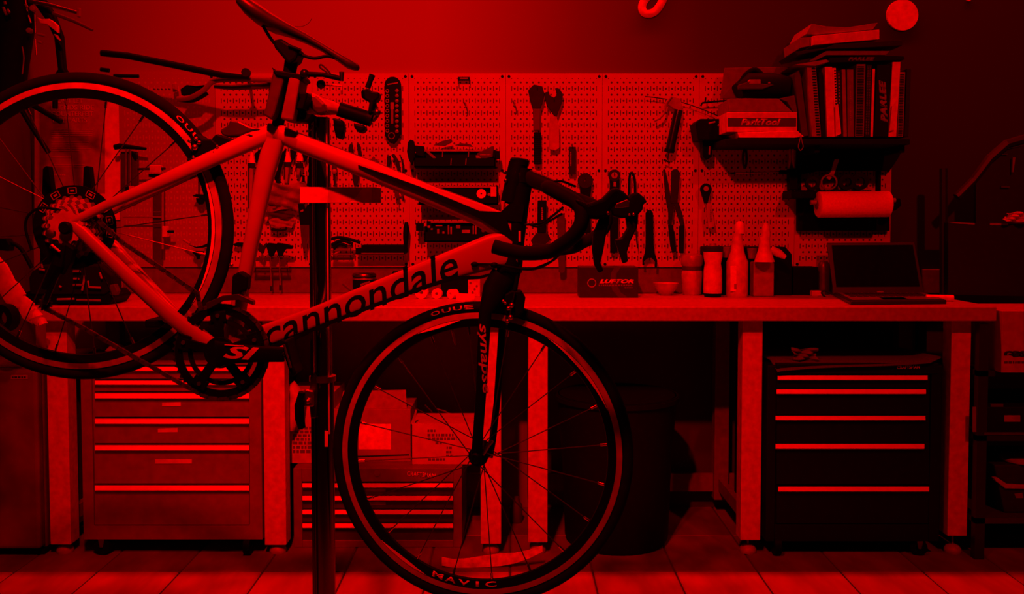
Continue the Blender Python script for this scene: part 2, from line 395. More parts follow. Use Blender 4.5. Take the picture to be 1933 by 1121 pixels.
# --- wheels
def wheel(name, label, c, Mx):
    R = .336
    prof = []
    for i in range(14):
        t = 2*math.pi*i/14; prof.append((R-.0125+.0125*math.cos(t), .0118*math.sin(t)))
    rimp = [(.3105,-.0095),(.3105,-.0105),(.2955,-.0115),(.2955,.0115),(.3105,.0105)]
    rim = G().ring([(.3118,-.0095),(.3000,-.0112),(.2992,-.0112),(.2992,.0112),(.3000,.0112),(.3118,.0095)], (0,0,0), (0,1,0), 120).xf(Mx).build(name, 'rim', bike, True)
    rim['label'] = label
    G().ring(prof, (0,0,0), (0,1,0), 120).xf(Mx).build('tire', 'rubber', rim, True)
    G().ring([(.2995,-.0110),(.281,-.0055),(.2795,0),(.281,.0055),(.2995,.0110)], (0,0,0), (0,1,0), 120).xf(Mx).build('rim_body', BK, rim, True)
    G().lathe([(.008,-.055),(.011,-.053),(.011,-.04),(.021,-.037),(.022,-.032),(.012,-.026),(.012,.026),(.022,.032),(.021,.037),(.011,.04),(.011,.053),(.008,.055)], (0,0,0), (0,1,0), 24).xf(Mx).build('hub', BK, rim, True)
    sp = None; ni = None
    for i in range(20):
        a = 2*math.pi*(i+.3)/20; side = -1 if i % 2 else 1; da = .55*(1 if (i//2) % 2 else -1)
        for k in (0, 1):
            pass
        p0 = V((.021*math.cos(a+da), side*.032, .021*math.sin(a+da))); p1 = V((.281*math.cos(a), side*.001, .281*math.sin(a)))
        d = (p1-p0); L = d.length
        if sp is None:
            o = G().tube([(0,0,0),(0,0,1)], .00125, 6).build('spoke', mat('spoke_steel', .05, .35, .6), rim, True); sp = o.data
            n2 = G().tube([(0,0,0),(0,0,.014)], .0028, 8).build('spoke_nipple', 'chrome', rim, True); ni = n2.data
        else:
            o = share('spoke', sp, rim, Matrix.Identity(4)); n2 = share('spoke_nipple', ni, rim, Matrix.Identity(4))
        Q = d.to_track_quat('Z','Y').to_matrix().to_4x4()
        o.matrix_basis = Mx@Matrix.Translation(p0)@Q@Matrix.Diagonal((1,1,L,1))
        n2.matrix_basis = Mx@Matrix.Translation(p1-d.normalized()*.016)@Q
    return rim
def on_wheel_text(s, a0, a1, r, h, Y, Mx, mt, rim, flip=False, name='tire_lettering'):
    # print following the wheel: each character set on the side of the tyre or rim
    n = len(s); 
    for i, ch in enumerate(s):
        if ch == ' ': continue
        a = math.radians(a0+(a1-a0)*(i+.5)/n)
        o = text(ch, 966, 494, 10, 10, 0, mt, rim, 0, 0, .02, name)
        c = P(966, 494, 0); k = m(10, 0); wch = abs(math.radians(a1-a0))/n*r*(.82 if ch != 'I' else .22)
        rot = (-math.pi/2+a) if not flip else (math.pi/2+a)
        T = Mx@Matrix.Translation((r*math.cos(a), Y, r*math.sin(a)))@Matrix.Rotation(-rot, 4, 'Y')@Matrix.Diagonal((wch/k, 1, h/k, 1))@Matrix.Translation(-c)
        for v in o.data.vertices: v.co = T@v.co
rwc = B(152,428); MR = Matrix.Translation(rwc)
rw = wheel('rear_wheel', 'rear wheel with black tire and bright brake track', rwc, MR)
fwc = B(907,855)
axis = (B(975,312)-B(868,865)).normalized()
MF = Matrix.Translation(fwc)@Matrix.Rotation(math.radians(-7), 4, axis)
fw = wheel('front_wheel', 'front wheel with bright brake track, turned a little towards us', fwc, MF)
on_wheel_text('OUUE', 110, 92, .3245, .0095, -.0125, MF, 'pale', fw)
on_wheel_text('OUUE', 48, 30, .3245, .0095, -.0125, MR, 'pale', rw)
on_wheel_text('MAVIC', 248, 278, .288, .012, -.0118, MF, 'white', fw, True, 'rim_lettering')
for a0, a1, Mx, w_ in ((20,60,MF,fw), (98,118,MF,fw), (222,246,MF,fw), (-35,30,MR,rw)):
    # pale decal panels on the rim side
    pts = []
    for i in range(13): a = math.radians(a0+(a1-a0)*i/12); pts.append((.2980*math.cos(a), .2980*math.sin(a)))
    for i in range(12,-1,-1):
        a = math.radians(a0+(a1-a0)*i/12); r = .2980-.007*math.sin(math.pi*i/12); pts.append((r*math.cos(a), r*math.sin(a)))
    G().prism([V((x,-.0122,z)) for x,z in pts], .001).xf(Mx).build('rim_decal', 'white', w_)
# valve stem
G().tube([MF@V((.281*math.cos(1.80),0,.281*math.sin(1.80))), MF@V((.245*math.cos(1.80),0,.245*math.sin(1.80)))], [.003,.0022], 8).build('valve', 'steel', fw, True)
# --- cassette and spoke guard
cas = thing_none = None
yc = -.030
G().ring([(.090,0),(.090,.002),(.030,.002),(.030,0)], (0,0,0), (0,1,0), 48).xf(Matrix.Translation(rwc+V((0,-.028,0)))).build('spoke_guard', BK, rw, False)
for a in (32, 62, 92, 120, 148, 350, 10):
    aa = math.radians(a); c0 = rwc+V((.078*math.cos(aa), -.0295, .078*math.sin(aa)))
    g = G(); R3 = Matrix.Rotation(-(aa-math.pi/2), 3, 'Y')
    for sx, sz, w, h in ((0,.005,.014,.0012),(0,-.005,.014,.0012),(-.0065,0,.0012,.011),(.0065,0,.0012,.011),(0,0,.006,.0035)):
        g.obox(c0+R3@V((sx*1.35,0,sz*1.25)), (w*1.35,.001,h*1.25), R3)
    g.build('guard_mark', mat('mark_grey', .3, .5), rw)
def sprocket(r, th, teeth, y):
    g = G(); n = teeth*4; pts = []
    for i in range(n):
        rr = r+(.0025 if i % 4 in (1,2) else -.002); a = 2*math.pi*i/n; pts.append(V((rr*math.cos(a), y, rr*math.sin(a))))
    return g.prism(pts, th)
for i, T in enumerate((25, 23, 21, 19, 17, 16, 15, 14, 13, 12)):
    sprocket(T*.0024+.006, .0018, T, -.033-.0038*i).xf(Matrix.Translation(rwc)).build('sprocket', mat('sprocket_grey', .42, .3) if i % 2 else mat('sprocket_dim', .12, .35), rw)
# dropout hub end
G().lathe([(.013,0),(.014,.008),(.010,.012)], B(126,430,-.072), (0,-1,0), 20).build('rear_axle_cap', BK, bike, True)
# --- rear derailleur
rd = G()
rd.prism([B(x,y,-.085) for x,y in ((118,455),(140,470),(132,498),(120,520),(100,510),(104,480))], .02)
rd.tube([B(118,460,-.08), B(110,500,-.085), B(86,545,-.08)], [.012,.014,.010], 10)
rear_d = rd.build('rear_derailleur', BK, bike, False, .003)
for (x, y, r) in ((122,486,10), (84,574,11)):
    sprocket(mm(r), .006, 11, 0).xf(Matrix.Translation(B(x,y,-.06))).build('jockey_wheel', 'dark', rear_d)
G().bar(B(121,486,-.068), B(84,574,-.068), .012, .003).build('cage_plate', 'darksteel', rear_d, False, .002)
rod('parallelogram_link', [(97,462),(113,475)], YB-.1, 2.5, 'pale', rear_d)
G().lathe([(.009,0),(.009,.01),(.004,.012)], B(98,441,-.09), (0,-1,0), 16).build('pivot_bolt', 'steel', rear_d, True)
rod('cable_housing', smoothpath([(60,472),(48,430),(55,405),(80,392),(120,398)]), YB-.06, 2.6, BK, rear_d)
# --- crank set
cc = B(416,665,-.048)
cr_ = G().ring([(.098,0),(.098,.004),(.082,.004),(.082,0)], cc, (0,1,0), 72)
ring1 = cr_.build('chainring', BK, bike)
n = 50
g = G(); pts = []
for i in range(n*4):
    rr = .1005+(.003 if i % 4 in (1,2) else -.0015); a = 2*math.pi*i/(n*4); pts.append(cc+V((rr*math.cos(a), .001, rr*math.sin(a))))
inn = [cc+V((.094*math.cos(2*math.pi*i/(n*4)), .001, .094*math.sin(2*math.pi*i/(n*4)))) for i in range(n*4)]
N4 = n*4
g.add(pts+inn+[p+V((0,.002,0)) for p in pts]+[p+V((0,.002,0)) for p in inn],
      [[i,(i+1)%N4,N4+(i+1)%N4,N4+i] for i in range(N4)]+[[2*N4+(i+1)%N4,2*N4+i,3*N4+i,3*N4+(i+1)%N4] for i in range(N4)]+[[(i+1)%N4,i,2*N4+i,2*N4+(i+1)%N4] for i in range(N4)])
g.build('chainring_teeth', 'darksteel', ring1)
G().ring([(.072,.006),(.072,.009),(.062,.009),(.062,.006)], cc, (0,1,0), 48).build('inner_chainring', 'black', ring1)
g = G()
for k in range(5):
    a = math.radians(20+72*k); d = V((math.cos(a),0,math.sin(a)))
    g.bar(cc+V((0,-.002,0))+d*.02, cc+V((0,-.002,0))+d*.088, .020, .007)
    g.bar(cc+V((0,-.0022,0))+d*.066, cc+V((0,-.0022,0))+d*.090, .034, .006)
g.lathe([(.034,-.004),(.034,.004)], cc+V((0,-.002,0)), (0,1,0), 32)
sp_ = g.build('spider', BK, ring1, False, .002)
g = G()
for k in range(5):
    a = math.radians(20+72*k); d = V((math.cos(a),0,math.sin(a))); g.lathe([(.0045,0),(.0045,.003)], cc+d*.080+V((0,-.006,0)), (0,-1,0), 10)
    o = g.build('chainring_bolt', 'steel', ring1, True); g = G()
arm = G().loft([(B(408,668,-.066), mm(26), .008), (B(440,667,-.068), mm(19), .009), (B(490,668,-.07), mm(15), .008), (B(536,669,-.07), mm(14), .008)], 16, 3.5).build('crank_arm', BK, bike, True)
text('SI', 455, 666, 68, 25, YB-.078, mat('crank_print', .5, .5), arm, -4, .35, .03, 'crank_lettering', arm)
rod('arm_print_line', [(424,651),(460,653)], YB-.077, 1., 'pale', arm)
pd = G().prism([P(x,y,YB-.14) for x,y in ((533,643),(541,643),(552,690),(560,705),(551,712),(545,700),(536,672))], .07).build('pedal', BK, bike, False, .004)
rod('pedal_plate', [(536,650),(541,668),(549,694)], YB-.145, 2., 'steel', pd)
rod('pedal_spindle', [(534,668,YB-.06),(545,668,YB-.13)], YB-.1, 4, 'darksteel', pd)
far = G().loft([(B(428,662,.045), mm(14), .008), (B(380,640,.05), mm(12), .008), (B(322,612,.055), mm(10), .008)], 12, 3).build('crank_arm', BK, bike, True)
G().obox(B(322,608,.10), (.09,.08,.02)).build('pedal', BK, bike, False, .005)
# --- chain: links on a loop
def chain(path, nm='chain'):
    g = G(); acc = 0; k = 0
    for a, b in zip(path[:-1], path[1:]):
        d = (b-a); L = d.length; n = max(1, round(L/.0127)); u = d/n
        for i in range(n):
            p, q = a+u*i, a+u*(i+1); ex = d.normalized()*.003
            g.bar(p-ex, q+ex, .0075 if k % 2 else .0085, .0035 if k % 2 else .0062); k += 1
    return g.build(nm, mat('chain_steel', .035, .3, 0, .5, 90), bike)
pu = [B(170,402,-.052)]+[B(232,458,-.05), B(300,503,-.048), B(372,553,-.047)]
arc = [cc+V((.1015*math.cos(math.radians(a)), .002, .1015*math.sin(math.radians(a)))) for a in range(126, -128, -12)]
lo = [B(350,728,-.048), B(250,672,-.05), B(160,620,-.054), B(90,584,-.058)]
back = [B(86,560,-.058), B(110,505,-.058), B(112,470,-.056), B(118,440,-.055), B(135,408,-.054), B(152,398,-.053), B(170,402,-.052)]
chain(pu+arc[1:]+lo+back)
# --- front derailleur
fd = G()
fd.prism([B(x,y,-.055) for x,y in ((438,520),(452,512),(468,522),(466,548),(454,552),(446,570),(436,556))], .03)
fdo = fd.build('front_derailleur', BK, bike, False, .004)
G().prism([B(x,y,-.062) for x,y in ((388,572),(420,558),(450,555),(478,568),(478,576),(450,566),(420,568),(392,584))], .018).build('derailleur_cage', mat('cage_steel', .10, .35, .8), fdo, False, .001)
rod('derailleur_cable', [(455,512),(466,545),(462,560)], YB-.05, 1.5, 'steel', fdo)
G().ball(B(437,500,-.03), mm(4)).build('cable_bolt', 'steel', fdo, True)
# --- saddle, post
sd = []
for x, yu, yl, hw in ((461,-8,6,.055),(466,-4,22,.068),(478,2,36,.072),(495,13,50,.069),(520,30,63,.058),(550,48,71,.044),(580,64,83,.033),(610,82,98,.026),(640,100,117,.022),(660,111,131,.020),(671,118,134,.016),(676,123,134,.010),(678,126,132,.005)):
    sd.append((B(x,(yu+yl)/2), mm((yl-yu)/2)*.92, hw))
saddle = G().loft(sd, 20, 2.6).build('saddle', mat('saddle_skin', .02, .38), bike, True)
for s in (-1,1):
    rod('saddle_rail', smoothpath([(496,48,YB+s*.035),(512,74,YB+s*.022),(527,88,YB+s*.021),(562,101,YB+s*.021),(592,110,YB+s*.021),(618,106,YB+s*.018),(640,112,YB+s*.008)]), YB, 3., BK, saddle)
rod('loose_thread', smoothpath([(556,50),(570,50),(582,44),(589,34)]), YB-.02, .5, 'dark', saddle, 6)
post = G().loft([(B(551,112), mm(13), .014), (B(547,135), mm(12), .014), (B(535,190), mm(11), .0138), (B(521,250), mm(11), .0138)], 16).build('seatpost', BK, bike, True)
G().prism([B(x,y,-.03) for x,y in ((513,76),(530,72),(545,82),(566,92),(558,112),(545,122),(530,104),(518,90))], .06).build('saddle_clamp', BK, post, False, .006)
rod('clamp_bolt', [(545,86),(568,95)], YB-.032, 3, BK, post)
# --- rear brake
rb = G()
rb.prism([B(x,y,-.03) for x,y in ((356,262),(372,252),(384,262),(400,262),(418,278),(424,292),(402,300),(392,312),(374,306),(364,290))], .05)
rb.prism([B(x,y,-.025) for x,y in ((398,262),(408,252),(420,256),(440,262),(470,252),(480,256),(462,272),(440,284),(420,296),(404,288))], .03)
rbo = rb.build('rear_brake', BK, bike, False, .004)
rbo['label'] = 'black rear brake caliper with steel bolts'
plate('brake_lever_shell', [(414,246),(430,236),(434,226),(450,228),(470,238),(492,244),(478,247),(455,256),(432,258),(420,256)], YB-.02, .03, mat('shell_dark', .03, .4), rbo, .004)
for x, y, r in ((358,266,4),(370,262,4),(376,269,4),(368,278,6),(404,288,3),(410,276,3),(365,296,3)):
    G().ball(B(x,y,-.033), mm(r)).build('brake_bolt', 'steel', rbo, True)
plate('brake_pad', [(352,299),(372,298),(375,308),(354,308)], YB-.02, .012, 'rubber', rbo, .002)
# --- fork (already turned a little), crown, steerer
fk = G()
near = [(952,520,-.012,26,.022),(934,548,-.022,24,.018),(916,590,-.038,12,.012),(912,660,-.047,11,.011),(908,740,-.052,10,.010),(903,810,-.055,9.5,.009),(900,852,-.056,10,.008),(899,872,-.056,10,.006)]
fk.loft([(B(x,y,d), mm(w), h) for x,y,d,w,h in near], 14, 2.6)
farb = [(955,522,.01,20,.02),(953,560,.025,16,.016),(949,600,.038,7,.012),(944,680,.045,7,.010),(938,760,.049,6.5,.009),(930,830,.052,7,.008),(922,862,.054,9,.006)]
fk.loft([(B(x,y,d), mm(w), h) for x,y,d,w,h in farb], 14, 2.6)
fk.tube([B(962,505), B(955,535)], [.027,.026], 20)
fork = fk.build('fork', BK, bike, True)
text('synapse', 911, 678, 132, 17, YB-.066, mat('fork_print', .42, .5), fork, -87, .2, .015, 'fork_lettering', fork)
G().lathe([(.010,0),(.012,.010),(.008,.014)], B(899,863,-.06), (-.2,-1,0), 20).build('axle_nut', BK, fork, True)
rod('quick_release_lever', [(912,858,YB-.062),(922,840,YB-.068),(930,832,YB-.07)], YB-.06, [3,4,3], 'darksteel', fork)
g = G().prism([B(x,y,-.035) for x,y in ((952,556),(966,548),(984,548),(992,562),(988,590),(978,600),(962,600),(952,590))], .03)
fb = g.build('front_brake', BK, bike, False, .004)
fb['label'] = 'black front brake caliper with steel bolts'
for x, y, r in ((954,572,3),(960,582,4),(966,576,5),(950,568,3),(958,606,4),(964,599,5)):
    G().ball(B(x,y,-.04), mm(r)).build('brake_bolt', 'steel', fb, True)
rod('brake_arm_edge', [(972,550),(966,578),(957,614)], YB-.04, 1.6, 'chrome', fb)
rod('barrel_adjuster', [(982,500),(977,520),(972,548)], YB-.03, [2,4,4.5], BK, fb)
# --- headset spacers, stem
st = G().tube([B(985,345), B(987,318)], [.020,.0205], 20).tube([B(968,388), B(986,340)], [.02,.019], 20)
stem = st.build('stem', BK, bike, True)
G().tube([B(963,382), B(974,330), B(979,308)], [.021,.021,.021], 20).build('spacer_stack', BK, stem, True)
G().loft([(B(972,326,0), mm(17), .021), (B(1000,337,0), mm(16), .018), (B(1034,350,0), mm(15), .018), (B(1055,360,0), mm(15), .022)], 16, 3).build('stem_body', mat('stem_black', .008, .3, spec=.3), stem, True)
G().lathe([(.021,0),(.021,.012),(.018,.015)], B(980,312), (.12,0,1), 20).build('top_cap', BK, stem, True)
for y in (325, 341): G().ball(B(953 if y < 330 else 955, y, -.015), mm(4)).build('pinch_bolt', 'darksteel', stem, True)
# --- handlebar and tape
def nearbar(x, y, d): return (x, y, YB+d)
bar_n = [(1055,361,YB),(1044,356,YB-.08),(1034,354,YB-.15),(1036,354,YB-.185),(1058,366,YB-.20),(1086,382,YB-.212),(1098,398,YB-.222),(1096,424,YB-.226),(1080,447,YB-.222),(1060,462,YB-.212),(1036,475,YB-.2),(992,478,YB-.19),(958,472,YB-.182),(932,465,YB-.176)]
pa = smoothpath(bar_n, 5)
hb = G().tube([P(*p) for p in pa], [.0145 if i > 14 else .0135 for i in range(len(pa))], 14)
handle = hb.build('handlebar', mat('bar_tape', .005, .75, spec=.08), bike, True)
bar_f = [(1055,361,YB),(1070,366,YB+.10),(1080,372,YB+.18),(1098,378,YB+.196),(1126,390,YB+.19),(1144,404,YB+.185),(1142,428,YB+.183),(1122,447,YB+.185),(1100,458,YB+.19),(1080,468,YB+.2),(1040,472,YB+.21),(1005,470,YB+.215)]
G().tube([P(*p) for p in smoothpath(bar_f, 5)], .0145, 12).build('bar_far_side', mat('bar_tape', .005, .75, spec=.08), handle, True)
def shifter(pts_h, pts_l, Y, patch):
    s = G().prism(W(pts_h, Y), .045).build('brake_lever_hood', BK, handle, False, .012, 3)
    G().prism(W(pts_l, Y+.012), .016).build('brake_lever', mat('lever_black', .005, .4, spec=.1), s, False, .004)
    if patch: G().prism(W(patch, Y-.002), .004).build('name_plate', 'steel', s, False, .001)
    return s
shifter([(1084,374),(1110,384),(1138,374),(1156,356),(1166,353),(1188,370),(1190,384),(1160,388),(1152,400),(1148,410),(1128,414),(1106,412)],
        [(1136,404),(1152,402),(1150,424),(1144,446),(1140,470),(1134,496),(1140,512),(1130,516),(1122,500),(1118,470),(1120,440),(1128,420)], YB-.235,
        [(1160,392),(1164,384),(1184,376),(1189,380),(1188,390),(1172,392)])
shifter([(1150,384),(1178,382),(1192,366),(1204,362),(1216,372),(1223,382),(1214,385),(1214,396),(1202,408),(1176,412),(1158,408)],
        [(1180,404),(1206,402),(1203,430),(1190,456),(1184,476),(1186,494),(1176,498),(1170,480),(1160,452),(1174,448),(1184,430)], YB+.17, None)
for x, y, Y in ((1148,402,YB-.24), (1188,405,YB+.165), (1196,404,YB+.165)):
    G().ball(P(x,y,Y), .0035).build('lever_pivot', 'steel', handle, True)
for q in ([(1062,392,YB-.18),(1040,410,YB-.1),(1020,422,YB-.03),(985,424,YB-.01)], [(1060,404,YB-.18),(1036,418,YB-.12),(1018,428,YB-.05),(1000,424,YB-.02)],
          [(1062,470,YB-.19),(1046,490,YB-.14),(1010,506,YB-.07),(985,507,YB-.045),(940,500,YB-.032),(897,498,YB-.026)],
          [(1070,462,YB-.15),(1040,494,YB-.1),(1008,508,YB-.05),(975,507,YB-.03)], [(1086,352,YB-.1),(1060,342,YB-.13),(1040,344,YB-.15)]):
    G().tube([P(*p) for p in smoothpath(q, 6)], .0025, 8).build('cable_housing', BK, handle, True)
for x, y, r in ((896,499,5), (933,500,5)): G().ball(B(x,y,-.03), mm(r), sc=(1.5,1,1)).build('cable_stop', BK, frame, True)
# ================================================================ REPAIR STAND
YS = YB+.075
stand = thing('repair_stand', 'tall steel post repair stand clamping the bike by its seatpost', 'repair stand', V((P(610,700,YS).x, YS, 0)))
def S_(x, y, d=0.): return P(x, y, YS+d)
xb = P(609, 700, YS).x
G().lathe([(.0205, P(610,716,YS).z), (.0205, P(610,222,YS).z)], (P(609,600,YS).x, YS, 0), n=28).build('upper_post', mat('post_chrome', .30, .13, 1., .05), stand, True)
G().lathe([(.024, .03), (.024, P(610,716,YS).z)], (P(609,600,YS).x, YS, 0), n=28).build('lower_post', mat('post_dark', .16, .2, 1., .05), stand, True)
G().box(xb-.022, xb-.016, YS-.026, YS-.018, .03, P(610,222,YS).z).build('post_rib', mat('post_dark', .16, .2, 1., .05), stand)
G().box(xb+.0165, xb+.0195, YS-.0215, YS-.016, P(610,815,YS).z, P(610,222,YS).z).build('post_highlight', mat('highlight_pale', .5, .4), stand)  # pale sliver standing in for the bright highlight along the post
G().lathe([(.019,0),(.030,.004),(.030,.016),(.019,.02)], (xb, YS, P(610,722,YS).z), n=28).build('collar', 'steel', stand, True)
G().box(xb-.23, xb+.23, YS-.23, YS+.23, 0, .02).build('base_plate', 'dark', stand, False, .004)
G().lathe([(.06,.02),(.04,.04),(.028,.05),(.028,.09)], (xb, YS, 0), n=24).build('base_socket', 'dark', stand, True)
col = G().prism(W([(588,710),(596,700),(600,735),(596,790),(586,790),(582,745)], YS-.03), .05).build('collar_clamp', 'darksteel', stand, False, .003)
plate('clamp_block', [(566,742),(578,735),(592,738),(592,768),(568,768)], YS-.05, .04, 'steel', col, .003)
lev = G().loft([(P(570,740,YS-.055), m(6,YS), .012), (P(565,765,YS-.055), m(9,YS), .014), (P(566,790,YS-.055), m(9,YS), .013), (P(570,808,YS-.055), m(7,YS), .01)], 12).build('cam_lever', BK, col, True)
G().ball(P(581,758,YS-.055), .006).build('clamp_bolt', 'steel', col, True)
plate('post_sticker', rect(613,619,814,843), YS-.0265, .002, 'white', stand)
# clamp head
hd = G().loft([(S_(566,192,-.02), m(16,YS), .03), (S_(590,196,-.02), m(20,YS), .034), (S_(612,200,0), m(17,YS), .032), (S_(642,207,0), m(9,YS), .022)], 16, 2.6).build('clamp_head', mat('clamp_paint', .36, .4), stand, True)
plate('head_panel', [(578,178),(596,180),(612,196),(616,212),(600,216),(586,204)], YS-.060, .03, mat('clamp_panel', .08, .45), hd, .004)
G().tube([S_(640,206), S_(702,226)], [.0165,.0165], 18).build('clamp_tube', BK, stand, True)
j1 = G().prism(W([(516,130),(538,134),(536,150),(518,216),(512,226),(496,216),(500,205)], YB-.045), .05).build('clamp_jaw', mat('jaw_dark', .04, .5), stand, False, .004)
plate('jaw_pad', [(546,143),(567,147),(553,228),(529,224)], YB-.05, .075, mat('jaw_pad_rubber', .14, .7), stand, .004)
plate('jaw_frame', [(512,126),(520,132),(570,140),(574,148),(566,152),(520,142)], YB-.05, .07, BK, stand, .003)
plate('jaw_link', [(560,174),(580,174),(580,180),(572,206),(556,206),(566,186)], YB-.04, .05, BK, stand, .003)
plate('jaw_bracket', [(556,206),(590,214),(586,222),(578,230),(550,228)], YB-.02, .05, BK, stand, .003)
hl = rod('clamp_lever', [(568,144),(580,140),(610,141),(642,148)], YB-.05, [4,5,4.5,5], BK, stand)
G().ball(P(575,139,YB-.05), m(8.5,YB)).build('lever_ball', 'gloss', hl, True)
rod('lever_wire', smoothpath([(618,137),(604,127),(606,122),(616,130),(624,139)]), YB-.045, 1.6, 'dark', hl)
rod('lever_pin', [(645,136),(645,153)], YB-.05, [5,3.5], 'darksteel', hl)
kb = G().ball(P(606,159,YB-.03), m(8.5,YB)).build('clamp_knob', 'gloss', stand, True)
rod('knob_rod', [(612,160),(645,162),(645,178)], YB-.02, 2., mat('rod_pale', .3, .5), kb)
hk = rod('crank_handle', smoothpath([(702,228),(712,214),(706,196),(704,176)]), YS, [5]*18+[5], 'darksteel', stand)
G().prism(W([(681,170),(694,166),(702,172),(716,174),(714,186),(706,192),(700,214),(694,212),(697,192),(682,184)], YS-.02), .04).build('crank_boss', BK, hk, False, .004)
rod('hand_grip', [(694,166),(699,152),(703,141)], YS, [5.5,5,6], BK, hk)
G().ball(S_(712,212,-.02), m(7,YS)).build('crank_joint', 'darksteel', hk, True)
plate('tension_knob', [(666,232),(688,236),(690,244),(682,250),(674,248),(668,240)], YS-.02, .04, BK, stand, .008)
plate('pivot_block', [(628,222),(646,226),(650,240),(646,262),(634,260),(630,244)], YS-.02, .03, BK, stand, .004)
rod('safety_hook', smoothpath([(590,236),(586,245),(578,248)]), YS-.03, 2., 'darksteel', stand)
# pale patch across the post, built as a flat strip
pl = plate('pale_patch', rect(566,719,353,383), YS-.032, .008, mat('strip_pale', .8, .5), None, .001)
tag(pl, 'pale flat strip running level across the stand post', 'strip')
plate('strip_mark', [(620,353.5),(686,353.5),(672,372),(656,382.5),(618,382.5)], YS-.0328, .001, mat('strip_mark', .55, .6), pl)
plate('strip_mark', rect(702,718.5,353.5,382.5), YS-.0328, .001, mat('strip_mark', .55, .6), pl)
# ================================================================ TOOLS ON THE PEGBOARD
YT = YP-.045
def tool(name, label, cat, x, y, group=None): return thing(name, label, cat, P(x, y, YT), group)
def peg_hook(parent, x, y):
    return rod('hook', [(x,y-2,YP-.001),(x,y-1,YT+.02),(x,y,YT-.008),(x,y-5,YT-.012)], YT, .9, 'dark', parent, 6)
# big spanner with wrapped handle
t = tool('headset_wrench', 'dark wrench with faceted head and ribbed grip, tallest on the middle panel', 'wrench', 1015, 300)
plate('head', [(997,170),(1008,159),(1024,163),(1028,178),(1024,196),(1020,205),(1006,205),(1000,186)], YT, .022, 'dark', t, .003)
plate('shank', [(1006,204),(1020,204),(1019,246),(1007,246)], YT+.003, .014, mat('shank_grey', .07, .4), t, .002)
gr = G()
for i in range(15): gr.lathe([(m(6.6,YT),0),(m(7.4,YT),m(2,YT)),(m(6.6,YT),m(4,YT))], P(1014.5, 250+4*i, YT+.01), (0,0,-1), 14)
gr.build('grip', 'rubber', t, True); peg_hook(t, 1014, 168)
# adjustable spanner
t = tool('adjustable_wrench', 'open jawed adjustable wrench with a pale flat handle', 'wrench', 1045, 285)
plate('jaw', [(1027,175),(1036,172),(1038,180),(1046,184),(1052,178),(1048,166),(1056,167),(1063,178),(1060,196),(1051,220),(1046,219),(1032,198)], YT, .02, 'dark', t, .002)
plate('handle', [(1040,211),(1051,219),(1056,242),(1056,280),(1048,284),(1037,282),(1036,250)], YT+.003, .012, mat('wrench_pale', .36, .5), t, .003); peg_hook(t, 1046, 190)
# dark bar
t = tool('flat_file', 'short dark bar with pale print, hanging under the adjustable wrench', 'file', 1080, 328)
b_ = plate('body', rect(1074,1087,277,329), YT+.01, .018, 'dark', t, .001); dashes([(1076.5,1078.5,y,2.4) for y in range(288,314,3)], YT+.0095, 'mid', b_); peg_hook(t, 1080, 276)
# grease gun
t = tool('grease_gun', 'slanting dark grease gun with pale lever head and nozzle hose', 'grease gun', 1258, 300)
G().tube([P(1281,208,YT), P(1277,225,YT), P(1264,285,YT)], [m(8,YT),m(8.6,YT),m(8.6,YT)], 18).build('barrel', 'gloss', t, True)
G().lathe([(m(9.6,YT),0),(m(9.6,YT),.012)], P(1264,282,YT), (-.2,0,-1), 18).build('end_cap', BK, t, True)
plate('head', [(1258,190),(1268,180),(1282,184),(1288,196),(1288,209),(1276,208),(1262,198)], YT-.005, .025, 'mid', t, .004)
rod('lever', smoothpath([(1268,182),(1258,195),(1254,212),(1246,222),(1235,228)]), YT-.01, 2.4, 'mid', t)
rod('hose', smoothpath([(1217,182),(1250,186),(1290,194),(1330,208),(1358,220)]), YT+.012, 1., 'dark', t, 6)
rod('pull_rod', [(1263,287),(1260,302)], YT, 1., 'dark', t); rod('t_handle', [(1253,301),(1265,307)], YT, 1.6, 'dark', t)
# black wall bin and bracket beside the shelf
t = tool('wall_bin', 'black bin hung on the pegboard left of the long shelf', 'bin', 1340, 260)
Yq = P(0,0,-.14).y
plate('body', [(1313,232),(1322,224),(1372,224),(1372,264),(1318,264)], -.15, .125, BK, t, .003)
plate('holster', [(1326,262),(1346,262),(1344,296),(1334,302),(1327,296)], -.10, .06, BK, t, .003)
rod('blade', [(1340,276),(1339,292)], -.105, 1.6, 'mid', t); rod('small_part', [(1338,233),(1350,230)], -.152, 1.6, 'mid', t); rod('small_part', [(1355,236),(1361,238)], -.152, 2., 'mid', t)
t = tool('wire_bracket', 'black square wire bracket above the hanging bin', 'bracket', 1345, 200)
rod('frame', [(1323,200),(1326,194),(1368,190),(1372,192),(1372,224)], YT, 1.8, BK, t); rod('peg', [(1331,194),(1332,184)], YT, 1.6, BK, t)
# cable coil
t = tool('cable_coil', 'small coil of dark cable hanging under the shelf', 'coil', 1405, 315)
for k in range(4): G().tube([P(1406+(5-k)*math.cos(a), 299+(19-k*1.5)*math.sin(a), YT-.004*k) for a in [i*math.pi/10 for i in range(20)]], .0022, 6, closed=True).build('loop', 'dark', t, True)
# long screwdriver lying level
t = tool('long_screwdriver', 'long thin driver lying level below the shelf, dark handle to the right', 'screwdriver', 1440, 328)
rod('shaft', [(1388,327),(1472,325)], YT, 1.3, 'steel', t); rod('tip', [(1377,327),(1388,327)], YT, [1,2.4], 'dark', t)
G().tube([P(1470,325,YT), P(1474,325,YT), P(1496,325,YT)], [m(3,YT),m(4.2,YT),m(4,YT)], 12).build('handle', BK, t, True); rod('hook', [(1417,320),(1417,334)], YT, .9, 'dark', t)
